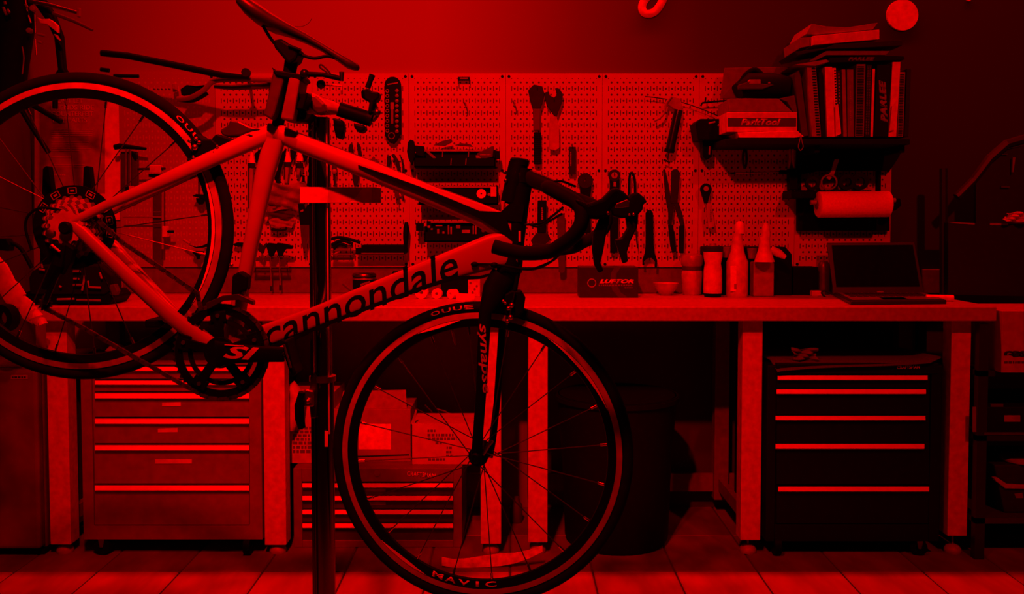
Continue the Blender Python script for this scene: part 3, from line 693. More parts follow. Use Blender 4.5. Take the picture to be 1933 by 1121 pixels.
# ring tool with pale tag
t = tool('ring_tool', 'small dark ring tool with a pale handle, right of the long pliers', 'hand tool', 1335, 385)
plate('ring', circ(1333,357,11,18,-40,220)+[(1330,384),(1336,384)], YT, .012, BK, t, .002); plate('eye', circ(1333,356,5,14), YT-.001, .002, 'mid', t)
hd2 = plate('handle', [(1335,383),(1343,384),(1350,428),(1338,431),(1334,405)], YT, .01, mat('tool_pale', .34, .6), t, .002); dashes([(1340,1344,y,3) for y in range(397,420,4)], YT-.001, 'grey', hd2)
# long pliers
t = tool('long_pliers', 'long dark pliers standing open, handles down, on the right panels', 'pliers', 1272, 478)
plate('jaw', [(1252,320),(1256,319),(1259,335),(1264,360),(1268,388),(1260,392),(1256,368)], YT, .012, 'dark', t, .002)
plate('jaw', [(1268,322),(1273,319),(1279,319),(1284,326),(1282,350),(1279,384),(1266,384),(1267,355)], YT-.004, .014, 'dark', t, .002)
for a, b in (([(1262,384),(1274,384),(1270,402),(1268,424),(1262,426),(1262,402)], [(1262,424),(1271,424),(1277,474),(1270,478),(1266,462)]), ([(1270,380),(1281,382),(1288,402),(1292,424),(1285,428),(1280,408)], [(1283,426),(1292,424),(1291,478),(1283,478)])):
    plate('arm', a, YT-.002, .012, 'dark', t, .002); plate('grip', b, YT-.006, .02, 'rubber', t, .004)
# fork shaped cone tool
t = tool('fork_spanner', 'flat black spanner with an open fork at the bottom', 'spanner', 1228, 500)
plate('body', [(1219,402),(1223,396),(1229,396),(1233,402),(1234,460),(1236,478),(1241,492),(1240,505),(1236,504),(1237,494),(1231,487),(1222,487),(1216,494),(1217,500),(1213,501),(1213,490),(1218,476),(1219,460)], YT, .01, BK, t, .002); peg_hook(t, 1226, 402)
# slim loop tool
t = tool('loop_gauge', 'thin black loop tool hanging behind the far brake hood', 'gauge', 1192, 400)
rod('loop', smoothpath([(1187,372),(1188,340),(1190,328),(1194,327),(1198,340),(1199,372)]), YT, 2.4, BK, t); rod('stem', [(1188,372),(1198,410),(1202,455),(1203,468)], YT, [1.8,1.8,1.2,1], 'dark', t)
# hanging pedal spanners with round ends
for nm, lb, cx, cy, r, pts in (('pedal_wrench', 'black spanner with broad round head, left of the two behind the bar', 1105, 341, 14.5, [(1094,348),(1117,348),(1114,380),(1116,440),(1098,440),(1097,380)]),
                               ('cone_wrench', 'black spanner with an eyed round end behind the near brake hood', 1160, 331, 11.5, [(1151,338),(1170,338),(1169,380),(1166,474),(1160,479),(1152,476),(1151,380)])):
    t = tool(nm, lb, 'spanner', cx, 450)
    plate('head', circ(cx, cy, r, 20), YT, .012, 'dark', t, .002); plate('shank', pts, YT+.002, .009, BK, t, .002); peg_hook(t, cx, cy)
    if cx == 1160: plate('eye', circ(1160,331,6,14), YT-.001, .002, 'mid', t); plate('slot_mark', rect(1158,1163,343,352), YT+.001, .002, 'mid', t)
    else: plate('eye', circ(1105,341,1.6,8), YT-.001, .002, 'mid', t)
# tool with printed grip behind the cables
t = tool('cable_cutter', 'black long handled tool with printed grip, hanging beside the head tube', 'cutter', 1022, 450)
hh = plate('handle', [(1015,378),(1032,378),(1031,440),(1014,440)], YT-.01, .02, BK, t, .004); dashes([(1022,1025,y,3) for y in range(393,416,4)], YT-.0105, 'mid', hh)
plate('jaw', [(1012,440),(1034,440),(1040,452),(1028,462),(1006,462),(1002,454)], YT-.008, .018, 'dark', t, .003)
t = tool('flat_bar', 'slim dark bar hanging half hidden behind the drop bar', 'bar', 1060, 510)
plate('body', [(1051,405),(1066,402),(1067,512),(1062,516),(1055,514)], YT, .008, mat('bar_dim', .05, .5), t, .002)
# socket organiser
t = tool('socket_organizer', 'long black rounded holder with two columns of ring sockets', 'tool holder', 740, 268)
bd = plate('body', circ(741,160,15.5,12,0,180)+[(726,255),(733,266),(737,270),(745,270),(749,266),(757,252)], YT+.005, .02, BK, t, .003)
plate('title', [(731,158.5),(751,155),(751.5,157),(731.5,160.5)], YT+.0045, .001, 'mid', bd)
for i in range(9):
    y = 171.5+9.4*i
    G().ring([(m(3.4,YT),0),(m(3.4,YT),.004),(m(2.2,YT),.004),(m(2.2,YT),0)], P(731,y,YT+.001), (0,1,0), 14).build('socket_ring', 'darksteel', t)
    G().lathe([(m(3.6,YT),0),(m(3.4,YT),.007),(m(1.6,YT),.008)], P(749.5,y+(i*.2),YT+.005), (0,-1,0), 14).build('socket', mat('socket_grey', .14, .4), t, True)
G().ring([(m(6.5,YT),0),(m(6.5,YT),.004),(m(5,YT),.004),(m(5,YT),0)], P(739,256,YT+.001), (0,1,0), 18).build('large_ring', mat('socket_grey', .14, .4), t)
plate('key_strip', rect(738,742.5,206,233), YT+.0045, .001, 'grey', bd); plate('key_strip', rect(737,743.5,193,206), YT+.0045, .001, 'mid', bd)
# little label plate and hook marks
t = tool('hook_plate', 'small dark label hook at the pegboard top edge', 'hook', 875, 150)
hp = plate('plate', rect(864,887,145,152), YT+.015, .01, BK, t, .001); plate('print', rect(868,883,146.5,149), YT+.0145, .001, 'mid', hp)
for x in (865, 886): rod('prong', [(x,151),(x,159)], YT+.015, .9, 'dark', t)
for i, (x, y) in enumerate(((876,198),(968,195))):
    o = rod('peg_hook', smoothpath([(x,y-5,YP),(x+3,y-3,YT),(x+4,y+3,YT-.01),(x+1,y+5,YT-.02)]), YT, 1.3, 'grey'); tag(o, ('empty grey hook on the second panel left of the big wrench', 'empty grey hook just left of the big wrench')[i], 'hook', 'empty hooks')
# ---------------------------------------------------------------- three tool trays
def tray(lb, x0, x1, yt, yb, items):
    t = tool('tool_tray', lb, 'tool tray', (x0+x1)/2, yb, 'black tool trays')
    Yt_ = -.135
    X0, X1 = P(x0,yb,Yt_).x, P(x1,yb,Yt_).x; Z0, Z1 = P(x0,yb,Yt_).z, P(x0,yt,Yt_).z
    h = Z1-Z0
    g = G().box(X0, X1, Yt_, YP-.002, Z0, Z0+.006).box(X0, X1, Yt_, Yt_+.004, Z0, Z0+h*.48).box(X0, X1, YP-.006, YP-.002, Z0, Z1)
    for q in (X0, X1-.004): g.box(q, q+.004, Yt_, YP-.002, Z0, Z0+h*.75)
    g.build('tray_body', BK, t)
    G().box(X0+.02, X1-.03, YP-.03, YP-.02, Z1-.008, Z1).build('back_rail', mat('rail_pale', .3, .5), t)
    for (nm, mt, pts, Y, th) in items: plate(nm, pts, Y, th, mt, t, .001)
    return t
Yi = -.11
t = tray('black tool tray on the panel, topmost of three', 782, 935, 279, 316,
  [('tool_handle', BK, [(770,268),(775,263),(781,266),(783,280),(782,296),(777,312),(771,300),(768,286)], -.14, .03),
   ('tool_head', BK, [(781,274),(800,276),(800,296),(786,292)], -.12, .03),
   ('tool_blade', 'dim', [(818,274),(835,266),(852,262),(854,268),(840,275)], -.08, .01), ('tool_blade', 'dim', [(858,274),(870,270),(888,272),(893,277)], -.08, .01),
   ('tool_part', 'grey', [(801,284),(806,283),(823,297),(820,301)], Yi, .01), ('tool_part', 'dim', [(900,290),(928,276),(932,276),(930,296),(902,302)], -.12, .02),
   ('tool_part', 'mid', [(898,293),(904,294),(908,299),(899,301)], -.122, .004), ('tool_part', BK, [(933,284),(943,285),(944,299),(934,301)], -.12, .03)])
for x in (836, 885, 852, 880): rod('tool_edge', [(x,284 if x in (836,885) else 299),(x-1,296 if x in (836,885) else 312)], -.138, 1., 'grey', t)
dashes([(906,926,292-(i*1.5),2.) for i in range(1)], -.121, 'mid', t, 'tool_print')
t = tray('black tool tray with a round pale disc, middle of three', 790, 940, 349, 386,
  [('round_part', 'white', circ(908.5,365.5,9,20), -.139, .01), ('card_part', 'pale', rect(926,937,352,371), -.139, .003), ('ring_part', 'mid', circ(923,367,2.8,12), -.139, .003), ('tool_part', BK, rect(800,900,356,372), Yi, .02)])
plate('disc_hole', circ(908.5,365.5,1.6,10), -.1395, .001, 'black', t); rod('hook_part', [(947,358),(945,380),(941,386)], -.12, 1.5, 'mid', t)
t = tray('black tool tray of small parts, lowest of three', 801, 925, 417, 457,
  [('end_block', BK, rect(785,798,421,436), -.12, .05)]+[('small_part', 'grey' if i%2 else 'mid', [(x,y),(x+w,y),(x+w,y+h),(x,y+h)], -.139, .006) for i,(x,y,w,h) in enumerate(((807,426,5,4),(813,431,4,3),(822,425,13,2),(825,432,4,9),(835,437,4,4),(845,425,3,17),(850,428,3,14),(861,425,8,6),(872,434,15,6),(892,426,3,16),(897,424,2.5,18)))])
plate('ring_part', circ(912,435,3.6,12), -.139, .004, 'dim', t)
# ---------------------------------------------------------------- low magnetic shelf and handle
t = tool('black_ledge', 'small black ledge box low on the panel under the round post', 'ledge', 720, 480)
plate('body', [(683,462),(764,462),(764,480),(671,480),(671,468),(683,468)], -.11, .085, BK, t, .002); rod('lip', [(682,478),(762,478)], -.112, .8, 'grey', t)
t = tool('black_driver', 'black handled driver standing at the end of the black ledge', 'driver', 766, 476)
G().tube([P(767,419,-.08),P(767,430,-.08),P(766,450,-.08),P(766,462,-.08),P(766,477,-.08)], [m(3,-.08),m(5.6,-.08),m(5.2,-.08),m(3.6,-.08),m(4,-.08)], 14).build('handle', BK, t, True); rod('blade', [(766,476),(766,482)], -.08, 1.2, 'steel', t)
# ---------------------------------------------------------------- pliers left of the trays
def pliers(lb, arms, pv, mt='dark'):
    t = tool('pliers', lb, 'pliers', pv[0], pv[1], 'pliers on the middle panels')
    for i, a in enumerate(arms): plate(('grip', 'grip', 'jaw')[min(i,2)], a, YT-(.004 if i else 0), .014, mt, t, .003)
    G().lathe([(m(2.2,YT),0),(m(2.2,YT),.004)], P(pv[0],pv[1],YT-.005), (0,-1,0), 10).build('pivot', 'grey', t, True); return t
pliers('dark pliers upside down over the top tube, beside the stand post', [[(659,274),(662,270),(666,273),(666,290),(670,312),(665,316),(658,292)], [(673,273),(677,270),(680,276),(683,296),(678,320),(672,316),(676,294)], [(664,316),(678,318),(676,340),(674,350),(668,350),(665,336)]], (671,318))
pliers('dark curved pliers hanging just left of the trays', [[(730,295),(737,293),(738,302),(734,318),(733,330),(738,340),(734,344),(729,330)], [(738,292),(744,290),(753,304),(756,320),(752,336),(748,338),(750,318),(746,305)], [(755,294),(758,296),(763,312),(762,330),(759,330),(759,312)]], (742,336))
t = tool('spoke_wrench', 'small dark faceted key above the middle of the top tube', 'key', 706, 310)
plate('body', [(695,305),(698,299),(701,300),(704,295),(707,296),(708,300),(712,300),(717,312),(708,314),(697,310)], YT, .01, mat('key_dim', .09, .5), t, .001)
t = tool('key_pair', 'pair of small dark keys just below the top tube', 'key', 752, 385)
plate('key', [(745,360),(752,358),(754,372),(748,376),(745,370)], YT, .008, 'dim', t, .001); plate('key', [(753,360),(758,358),(763,368),(762,372),(757,368)], YT, .008, 'dim', t, .001); rod('shank', [(752,372),(751,386)], YT, .8, 'dim', t)
# ---------------------------------------------------------------- cutters with pale tips and screwdrivers behind the seat tube
for i, (x, y0, y1, yt_) in enumerate(((475,288,308,400),(543,286,306,345),(565,284,308,330))):
    t = tool('screwdriver', ('pale tipped screwdriver behind the seat tube, longest of three', 'pale tipped screwdriver between seat tube and post', 'pale tipped screwdriver nearest the stand post')[i], 'screwdriver', x, y1, 'screwdrivers in the rack')
    G().lathe([(m(2.,YT),0),(m(5,YT),m(14,YT)),(m(6,YT),m(20,YT))], P(x,y0,YT), (0,0,-1), 14).build('tip', 'white', t, True)
    G().lathe([(m(7.6,YT),0),(m(7.6,YT),m(5,YT)),(m(6,YT),m(9,YT))], P(x,y1,YT), (0,0,-1), 14).build('ferrule', 'dark', t, True)
    G().tube([P(x-1,y1+8,YT),P(x-3,yt_,YT)], [m(4.4,YT),m(2.6,YT)], 12).build('shaft', mat('driver_mid', .30, .5), t, True)
    rod('guard_bar', [(x-6,y1+8),(x-6,yt_-6)], YT, 1.6, 'dark', t)
for i, pts in enumerate(([(480,290),(495,278),(492,296),(486,312),(482,304)], [(528,292),(540,280),(536,300),(530,318),(526,338),(531,345),(522,346),(517,336),(524,318)], [(547,282),(560,284),(556,298),(551,304),(548,296)], [(570,290),(582,292),(578,302),(574,306)])):
    o = plate('cutter_jaw', pts, YT, .014, BK, None, .002)
    tag(o, ('dark jaw of a cutter touching the seat tube', 'longest dark curved cutter right of the seat tube', 'dark wedge between two pale driver tips', 'dark wedge nearest the stand post')[i], 'cutter', 'cutters in the rack')
t = tool('square_hook', 'black square wire hook left of the stand post', 'hook', 580, 350)
for q in ([(567,332),(573,332),(573,352)], [(582,352),(582,333),(596,333)]): rod('wire', q, YT, 2.6, BK, t)
t = tool('dark_driver', 'dark driver just right of the stand post', 'driver', 632, 350)
G().tube([P(631,308,YT),P(631,318,YT),P(630,328,YT)], [m(4,YT),m(5,YT),m(3,YT)], 12).build('handle', 'dim', t, True); rod('shank', [(631,328),(632,352)], YT, 2, 'dark', t); G().ball(P(631,324,YT-.01), m(5,YT)).build('collar', 'mid', t, True); peg_hook(t, 631, 312)
# rag and saw
def rag(name, label, cx, cy, rx, ry, Y, mt, seed, amp=.02, cat='rag'):
    rnd = random.Random(seed); bm = bmesh.new(); n = 14; vs = []
    for i in range(n):
        row = []
        for j in range(n):
            u, v = i/(n-1)*2-1, j/(n-1)*2-1
            p = P(cx+u*rx*(1+.1*math.sin(3*v+seed)), cy+v*ry*(1+.12*math.cos(4*u+seed)), Y)
            p.y += amp*(math.sin(5*u+3*v+seed)+.6*math.sin(9*v-4*u+seed*2))-amp*.6+rnd.uniform(-.3,.3)*amp
            row.append(bm.verts.new(p))
        vs.append(row)
    for i in range(n-1):
        for j in range(n-1): bm.faces.new((vs[i][j],vs[i+1][j],vs[i+1][j+1],vs[i][j+1]))
    me = bpy.data.meshes.new(name); bm.to_mesh(me); bm.free()
    o = link(name, me, mt, None, True); s = o.modifiers.new('thick','SOLIDIFY'); s.thickness = .003; s2 = o.modifiers.new('sub','SUBSURF'); s2.levels = 1; s2.render_levels = 1
    return tag(o, label, cat)
rag('cloth_rag', 'crumpled dim rag bunched on the pegboard behind the seat tube', 540, 372, 38, 26, -.08, mat('rag_cloth', .20, .95), 3, .014)
rag('glove', 'dark folded glove hanging under the crumpled rag', 528, 396, 26, 14, -.075, mat('glove_cloth', .06, .95), 5, .010, 'glove')
rag('cloth_end', 'pale cloth end hanging with a dark hem under the glove', 532, 416, 22, 14, -.06, mat('cloth_end', .30, .95), 8, .006, 'cloth')
o = plate('cloth_hem', [(512,430),(530,433),(542,430),(540,435),(524,437),(511,435)], -.07, .012, 'black', None, .003); tag(o, 'dark rolled hem under the pale cloth end', 'hem')
t = tool('hand_saw', 'dark pointed saw with black handle, left of the stand post', 'saw', 575, 490)
plate('blade', [(566,420),(584,420),(582,442),(574,475),(570,464)], YT-.03, .004, mat('saw_dim', .05, .4), t); plate('handle', [(562,384),(573,384),(576,396),(580,386),(591,384),(584,424),(566,424)], YT-.035, .018, BK, t, .003)
# ---------------------------------------------------------------- T handle keys and small racks
def rack(label, x0, x1, y, Y=-.10):
    t = tool('key_rack', label, 'rack', (x0+x1)/2, y+10)
    plate('bar', rect(x0,x1,y,y+7), Y, .012, mat('rack_dim', .05, .5), t, .001); rod('rail', [(x0,y+18),(x1,y+18)], Y, 1., 'grey', t); plate('lower_bar', rect(x0,x1,y+22,y+29), Y+.03, .01, mat('rack_dim', .05, .5), t, .001)
    for x in (x0+4, x1-4): rod('stay', [(x,y+2,Y),(x,y+26,Y+.02),(x,y+26,YP)], Y, .8, 'dark', t)
    return t
rack('dim key rack below the glove, holding the T handles', 478, 546, 486)
for i, (x, xl, yb2) in enumerate(((495,0,502),(510,1,550),(527,2,548))):
    t = tool('t_handle_key', ('short T handle key with claw grip, leftmost in the rack', 'long black T handle key, middle of three', 'long black T handle key, rightmost of three')[i], 'hex key', x, yb2, 'T handle keys')
    if i == 0: plate('grip', [(484,466),(489,458),(496,464),(502,458),(505,462),(499,470),(497,478),(493,478),(486,472)], -.115, .015, 'dark', t, .002)
    else: plate('grip', [(x-8,464),(x-4,458),(x+12,460),(x+26,464),(x+24,470),(x+12,470),(x+7,478),(x+5,484),(x-2,484),(x-5,474)], -.115-.004*i, .018, BK, t, .003)
    rod('shaft', [(x,478),(x+2,yb2-8)], -.105, 1.3, 'steel', t)
    if i: rod('tip', [(x+2,yb2-10),(x+2,yb2)], -.105, 2.2, 'dark', t)
rack('dim key rack right of the stand post', 626, 666, 462)
t = tool('folding_keys', 'fan of black folding hex keys right of the stand post', 'hex keys', 655, 470)
for q in ([(622,452),(640,448),(662,452),(680,458)], [(626,462),(645,454),(666,460)], [(630,470),(640,460),(655,464)]): rod('key', smoothpath(q, 4), -.11, 3., BK, t)
plate('holder', [(584,444),(592,444),(592,456),(584,452)], -.10, .03, BK, t, .002)
# ---------------------------------------------------------------- clamps on the left panels, behind the rear wheel
t = tool('bar_clamp', 'dark bar clamp with twin rods hanging behind the rear wheel', 'clamp', 250, 360)
rod('grip', [(216,278),(225,276),(250,278),(276,281)], -.10, [5,5.5,4,2.6], BK, t)
for x in (238, 246): rod('rail', [(x,276),(x,356)], -.10, 2., mat('rail_grey', .16, .4, .5), t)
plate('back_bar', rect(228,258,286,366), -.07, .02, mat('bar_dim2', .05, .6), t, .002); bk = plate('slide', rect(243,252,351,364), -.12, .02, 'pale', t, .001); plate('slide_block', rect(236,259,352,362), -.11, .02, BK, t, .002); plate('curved_arm', [(240,284),(250,285),(257,292),(258,300),(252,298),(248,290)], -.09, .02, BK, t, .002)
t = tool('wheel_gauge', 'tall dark gauge bar with pale blocks behind the rear wheel', 'gauge', 305, 480)
rod('cross_rod', [(260,319),(312,318)], -.11, 2.4, 'dark', t); plate('block', rect(282,303,312,326), -.12, .03, 'pale', t, .002); plate('upright', rect(288,304,330,490), -.08, .02, mat('bar_dim2', .05, .6), t, .002); rod('rod', [(307,320),(307,470)], -.10, 2.2, mat('gauge_mid', .25, .5), t); plate('foot', rect(280,304,328,334), -.10, .03, BK, t, .002)
plate('clip', rect(306,316,427,447), -.115, .02, 'pale', t, .001); rod('clip_pin', [(316,437),(328,437)], -.11, 2.6, BK, t); rod('level_rod', [(232,409),(308,410)], -.09, 1.6, 'mid', t)
for y in (400, 422): rod('tie', [(290,y),(304,y)], -.11, .7, 'grey', t)
t = tool('plumb_cup', 'black cup tool hanging inside the rear wheel, upper', 'tool', 378, 400)
rod('hook', [(375,337,YP),(375,336,-.07)], -.05, 1., 'dark', t); rod('cord', [(375,335),(375,368)], -.07, .9, 'dark', t); plate('cap', [(362,370),(370,366),(385,367),(398,371),(399,377),(386,376)], -.10, .04, BK, t, .002); G().lathe([(m(9,-.08),0),(m(8,-.08),.012),(m(4,-.08),.026)], P(379,374,-.08), (0,0,-1), 14).build('cup', BK, t, True)
t = tool('funnel_cup', 'black funnel tool with pale plate inside the rear wheel, lower', 'tool', 375, 498)
plate('plate', rect(362,386,468,474), -.10, .04, 'mid', t, .001); plate('wing', [(355,462),(368,466),(380,464),(392,459),(390,466),(372,469)], -.10, .02, BK, t, .002); G().lathe([(m(12,-.08),0),(m(10,-.08),.008),(m(4,-.08),.02),(m(3,-.08),.034)], P(374,474,-.08), (0,0,-1), 14).build('funnel', BK, t, True)
rod('hook', [(374,470,YP),(374,471,-.08)], -.05, 1.4, 'dark', t); rod('lever', [(346,452),(358,460)], -.10, 2.4, 'mid', t); rod('lever', [(392,460),(406,450)], -.10, 2., 'mid', t)
t = tool('pointed_bar', 'small black bar on the panel left of the seat tube', 'bar', 445, 462); plate('body', [(438,461),(448,457),(460,458),(458,466),(444,465)], YT, .02, BK, t, .003)
# ---------------------------------------------------------------- poster
t = thing('poster', 'pale bordered poster with thin lettering, hung behind the rear wheel', 'poster', P(146,460,-.02))
plate('sheet', rect(65,226,172,415), -.010, .008, mat('poster_border', .95, .7), t)
pp = plate('print_panel', rect(76,198,166,365), -.012, .002, mat('poster_panel', .34, .7), t)
PT = mat('poster_print', .6, .7)
for s, x0_, x1_, y in (("DON'T LET",100,156,190),('FRIENDS RIDE',97,177,202.5),('COUNTERFEIT',97,176,214.5),('BIKE PARTS',100,164,226.5)):
    text(s, (x0_+x1_)/2, y, x1_-x0_, 8.5, -.0128, PT, pp, 0, 0, 0, 'poster_lettering')
rows = [(97,176,244,1.1),(97,176,248,1.1),(97,174,252,1.1),(97,174,256,1.1),(97,120,260,1.1),(97,168,268,1.1),(97,170,272,1.1),(97,174,276,1.1),(97,172,280,1.1),(97,150,284,1.1),(97,135,296,1.1),(100,160,311,1.1),(97,176,315,1.1),(98,123,330,2.2)]
dashes(rows, -.0125, PT, pp, 'poster_small_print')
# ---------------------------------------------------------------- lever arm and bent tube over the left panels
t = thing('torque_bar', 'long black lever arm slanting down over the pegboard top at left', 'torque bar', P(470,145,-.2))
rod('arm', [(191,100),(240,105),(330,123),(420,142),(470,146)], -.30, [6,6.2,6.4,6,4], BK, t)
rod('wall_stay', [(468,146,-.30),(470,146,YP)], -.2, 3, BK, t); G().lathe([(m(8,-.3),0),(m(8,-.3),.02)], P(466,138,-.29), (0,-1,0), 18).build('dial', 'dark', t, True)
t = thing('bent_tube', 'dim bent steel tube reaching out below the black lever arm', 'tube', P(500,160,-.2))
rod('tube', smoothpath([(335,187),(360,184),(385,170),(402,154),(430,150),(470,150),(512,151)]), -.26, 5., mat('tube_mid', .14, .4), t, 12)
rod('under_tube', smoothpath([(335,188),(365,190),(392,176)]), -.25, 3.5, BK, t); rod('rear_tube', [(405,163),(440,165),(515,160)], -.22, [4,5,7], mat('tube_dim', .05, .4), t)
rod('wall_stay', [(508,153,-.26),(508,153,YP)], -.2, 4, 'dark', t)
plate('hanging_tool', [(340,168),(352,160),(370,162),(386,160),(372,176),(342,180)], -.2, .03, BK, t, .003)
for k in range(5): G().ball(P(292+7*k,168,-.1), m(2.4,-.1)).build('bead', 'mid', t, True)
plate('clasp', [(324,158),(332,156),(333,170),(326,174)], -.1, .02, 'mid', t, .003)
t = thing('short_bar', 'short black bar on the pegboard top edge behind the rear tire', 'bar', P(250,145,-.1)); rod('bar', [(190,131),(206,133)], -.1, 4, BK, t); rod('bar', [(215,143),(262,144)], -.1, 3.4, BK, t)
# ---------------------------------------------------------------- hanging handlebar in the top left corner
YH = -.75
t = thing('hanging_handlebar', 'dark handlebar with levers hanging in the top left corner', 'handlebar', P(60,120,YH))
rod('stem_tube', [(22,-30),(30,40),(20,130),(18,190)], YH, [30,34,30,26], mat('hanger_black', .004, .8, spec=.05), t, 14)
rod('top_bar', [(60,-20),(95,30),(112,70),(118,130),(130,150)], YH, [12,11,9,8,6], BK, t)
rod('lever_blade', [(55,2),(95,10),(146,24)], YH-.05, [4,4,3], 'darksteel', t); G().obox(P(149,24,YH-.05), (.012,.012,.03)).build('lever_end', 'grey', t, False, .003)
rod('lever_blade', [(100,25),(140,40),(175,57)], YH-.03, [3.5,3.5,2.5], 'dim', t)
plate('lever_cover', [(69,32),(78,36),(92,35),(101,41),(108,48),(108,62),(100,55),(88,46),(76,44)], YH-.06, .02, mat('cover_pale', .6, .5), t, .003)
rod('steel_rod', [(66,28),(67,62)], YH-.06, 1.6, 'steel', t); rod('steel_rod', [(67,74),(69,104)], YH-.06, 1.6, 'steel', t); rod('steel_rod', [(47,-5),(53,28),(58,43)], YH-.05, 2., 'darksteel', t)
plate('knob', circ(60,15,6,14), YH-.06, .02, 'mid', t, .004); plate('knob', circ(53,57,5,14), YH-.06, .02, 'grey', t, .003); plate('clamp_band', [(100,64),(104,64),(112,76),(108,74)], YH-.07, .02, 'mid', t, .002)
for q in ([(48,8),(52,14)], [(9,3),(10,8)], [(14,18),(18,24)], [(6,14),(12,28)], [(70,64),(86,68)], [(72,78),(80,82)]): rod('glinting_bolt', q, YH-.09, 2.4, 'grey', t)
rod('hanger_hook', [(30,-30,YH),(30,-40,YH),(30,-40,0)], YH, 6, BK, t)
rod('bar_end', [(105,150),(104,205)], YH, 5., BK, t); rod('bar_end', [(58,196),(116,230)], YH, 5.2, BK, t); rod('bar_end', [(36,200),(60,240),(92,288)], YH, 4.6, BK, t); rod('bar_link', [(118,130),(105,150),(60,195),(20,190)], YH, 6, BK, t)
rod('brake_cable', smoothpath([(42,88),(45,110),(42,140)]), YH-.04, 1.2, 'grey', t)
# ================================================================ LONG SHELF
ZS = P(1500, 262, -.30).z
t = thing('wall_shelf', 'long black shelf on the wall holding the books and tool box', 'shelf', P(1540,265,-.1))
G().box(P(1368,262,-.30).x, P(1718,262,-.30).x, -.30, -.0, ZS-.022, ZS).build('board', 'black', t, False, .002)
for x in (1500, 1650): G().prism([P(x,268,-.001)+V((0,0,0)), P(x,268,-.001)+V((.004,0,0)), P(x,320,-.001)+V((.004,0,0)), P(x,320,-.001)], .001).box(P(x,268,0).x, P(x,268,0).x+.02, -.26, -.0, ZS-.05, ZS-.022).box(P(x,268,0).x, P(x,268,0).x+.02, -.03, -.0, ZS-.2, ZS-.022).build('bracket', BK, t)
plate('shelf_shade', [(1508,266),(1712,266),(1695,300),(1680,322),(1552,322),(1508,330)], -.06, .03, BK, t, .002)  # black sheet shaped as the shade below the shelf
YK = -.285
def sb(x0, x1, yt): return (P(x0,260,YK).x, P(x1,260,YK).x, P(x0,yt,YK).z)
# park tool box
t = thing('cardboard_box', 'pale printed parts box with a dark lettered band on the shelf', 'box', P(1440,258,-.2))
plate('front', [(1372,212),(1505,212),(1505,248),(1372,249)], YK, .22, mat('box_pale', .62, .7), t, .002)
plate('band', [(1374,222.5),(1503,222.5),(1503,239),(1374,239)], YK-.001, .002, 'dim', t)
text('ParkTool', 1436, 230.5, 76, 13, YK-.002, mat('band_print', .34, .6), t, 0, .3, .05, 'box_lettering')
plate('upper_front', [(1377,186),(1470,186),(1496,211),(1377,211)], YK+.004, .2, mat('box_mid', .20, .7), t, .002)
plate('side_flap', [(1470,186),(1500,180),(1506,214),(1497,211),(1486,192)], YK+.02, .18, mat('box_dim', .09, .7), t, .002)
o = plate('folded_paper', [(1392,250),(1506,247),(1518,258),(1500,260),(1396,260)], YK-.012, .2, 'paper', None, .002); tag(o, 'folded white paper under the lettered parts box', 'paper')
o = rod('string_loop', smoothpath([(1512,254),(1509,268),(1507,277),(1511,284),(1516,277),(1514,268),(1512,254)]), YK-.02, .7, 'mid', None, 6); tag(o, 'thin string loop hanging off the shelf edge', 'string')
# bag on the box
t = thing('tool_bag', 'black soft tool bag slumped on top of the parts box', 'bag', P(1440,186,-.2))
g = G().loft([(P(1392,172,-.18), m(14,-.2), .06), (P(1410,162,-.18), m(22,-.2), .08), (P(1450,162,-.18), m(23,-.2), .08), (P(1485,166,-.18), m(20,-.2), .06)], 14, 3)
g.build('bag_body', 'black', t, True); rod('strap', smoothpath([(1398,158),(1408,142),(1424,132),(1436,140),(1444,156)]), -.22, [5.5]*25, BK, t, 10, .5); plate('flap_pocket', [(1394,160),(1410,155),(1462,160),(1440,168),(1394,168)], -.27, .02, 'dim', t, .003)
plate('bag_label', rect(1414,1436,150,158), -.272, .004, 'mid', t, .001); G().ball(P(1414,154,-.27), .006).build('clip', 'mid', t, True); G().ball(P(1452,157,-.27), .005).build('clip', 'grey', t, True)
o = plate('back_card', [(1368,128),(1500,126),(1500,182),(1360,186)], -.10, .01, mat('card_dim', .14, .8), None, .001); tag(o, 'large dim card standing behind the soft tool bag', 'card')
o = plate('leaning_folder', [(1500,140),(1508,132),(1512,145),(1519,200),(1526,256),(1514,258),(1506,200)], YK+.02, .16, 'dim', None, .001); tag(o, 'dim folder leaning left of the spiral bound books', 'folder')
# books: x0,x1 at bottom, lean px at top, top y, value, kind
BOOKS = [(1533,1550,-10,124,'mid','spiral','wide mid grey catalogue with coarse spiral, leftmost book'), (1551,1559,-6,136,'black','plain','thin black book right of the coarse spiral catalogue'),
 (1562,1576,-5,126,'white','plain','bright white thick book standing left of centre'), (1576,1583,-5,128,'paper','spiral','white book with fine spiral edge beside the thick white one'),
 (1583,1590,-3,134,'dark','printed','thin dark book with pale spine dashes'), (1592,1599,-3,131,'mid','plain','mid grey book left of the lettered spine'),
 (1600,1612,-1,131,'grey','letters','dim book with vertical spine lettering in the middle'), (1614,1631,3,121,'grey','fine','thick dim comb bound volume, widest of the middle'),
 (1632,1642,4,122,'dark','dots','dark dotted comb bound volume'), (1643,1648,4,130,'white','plain','slim white book right of the dotted volume'), (1650,1676,6,122,'black','parlee','broad black binder with large slanted lettering'),
 (1677,1692,8,117,'paper','plain','tall white catalogue right of the black binder'), (1694,1705,4,136,'mid','fine','comb bound mid grey book near the right end'), (1707,1715,5,130,'dark','plain','dark rightmost book with pale top corner')]
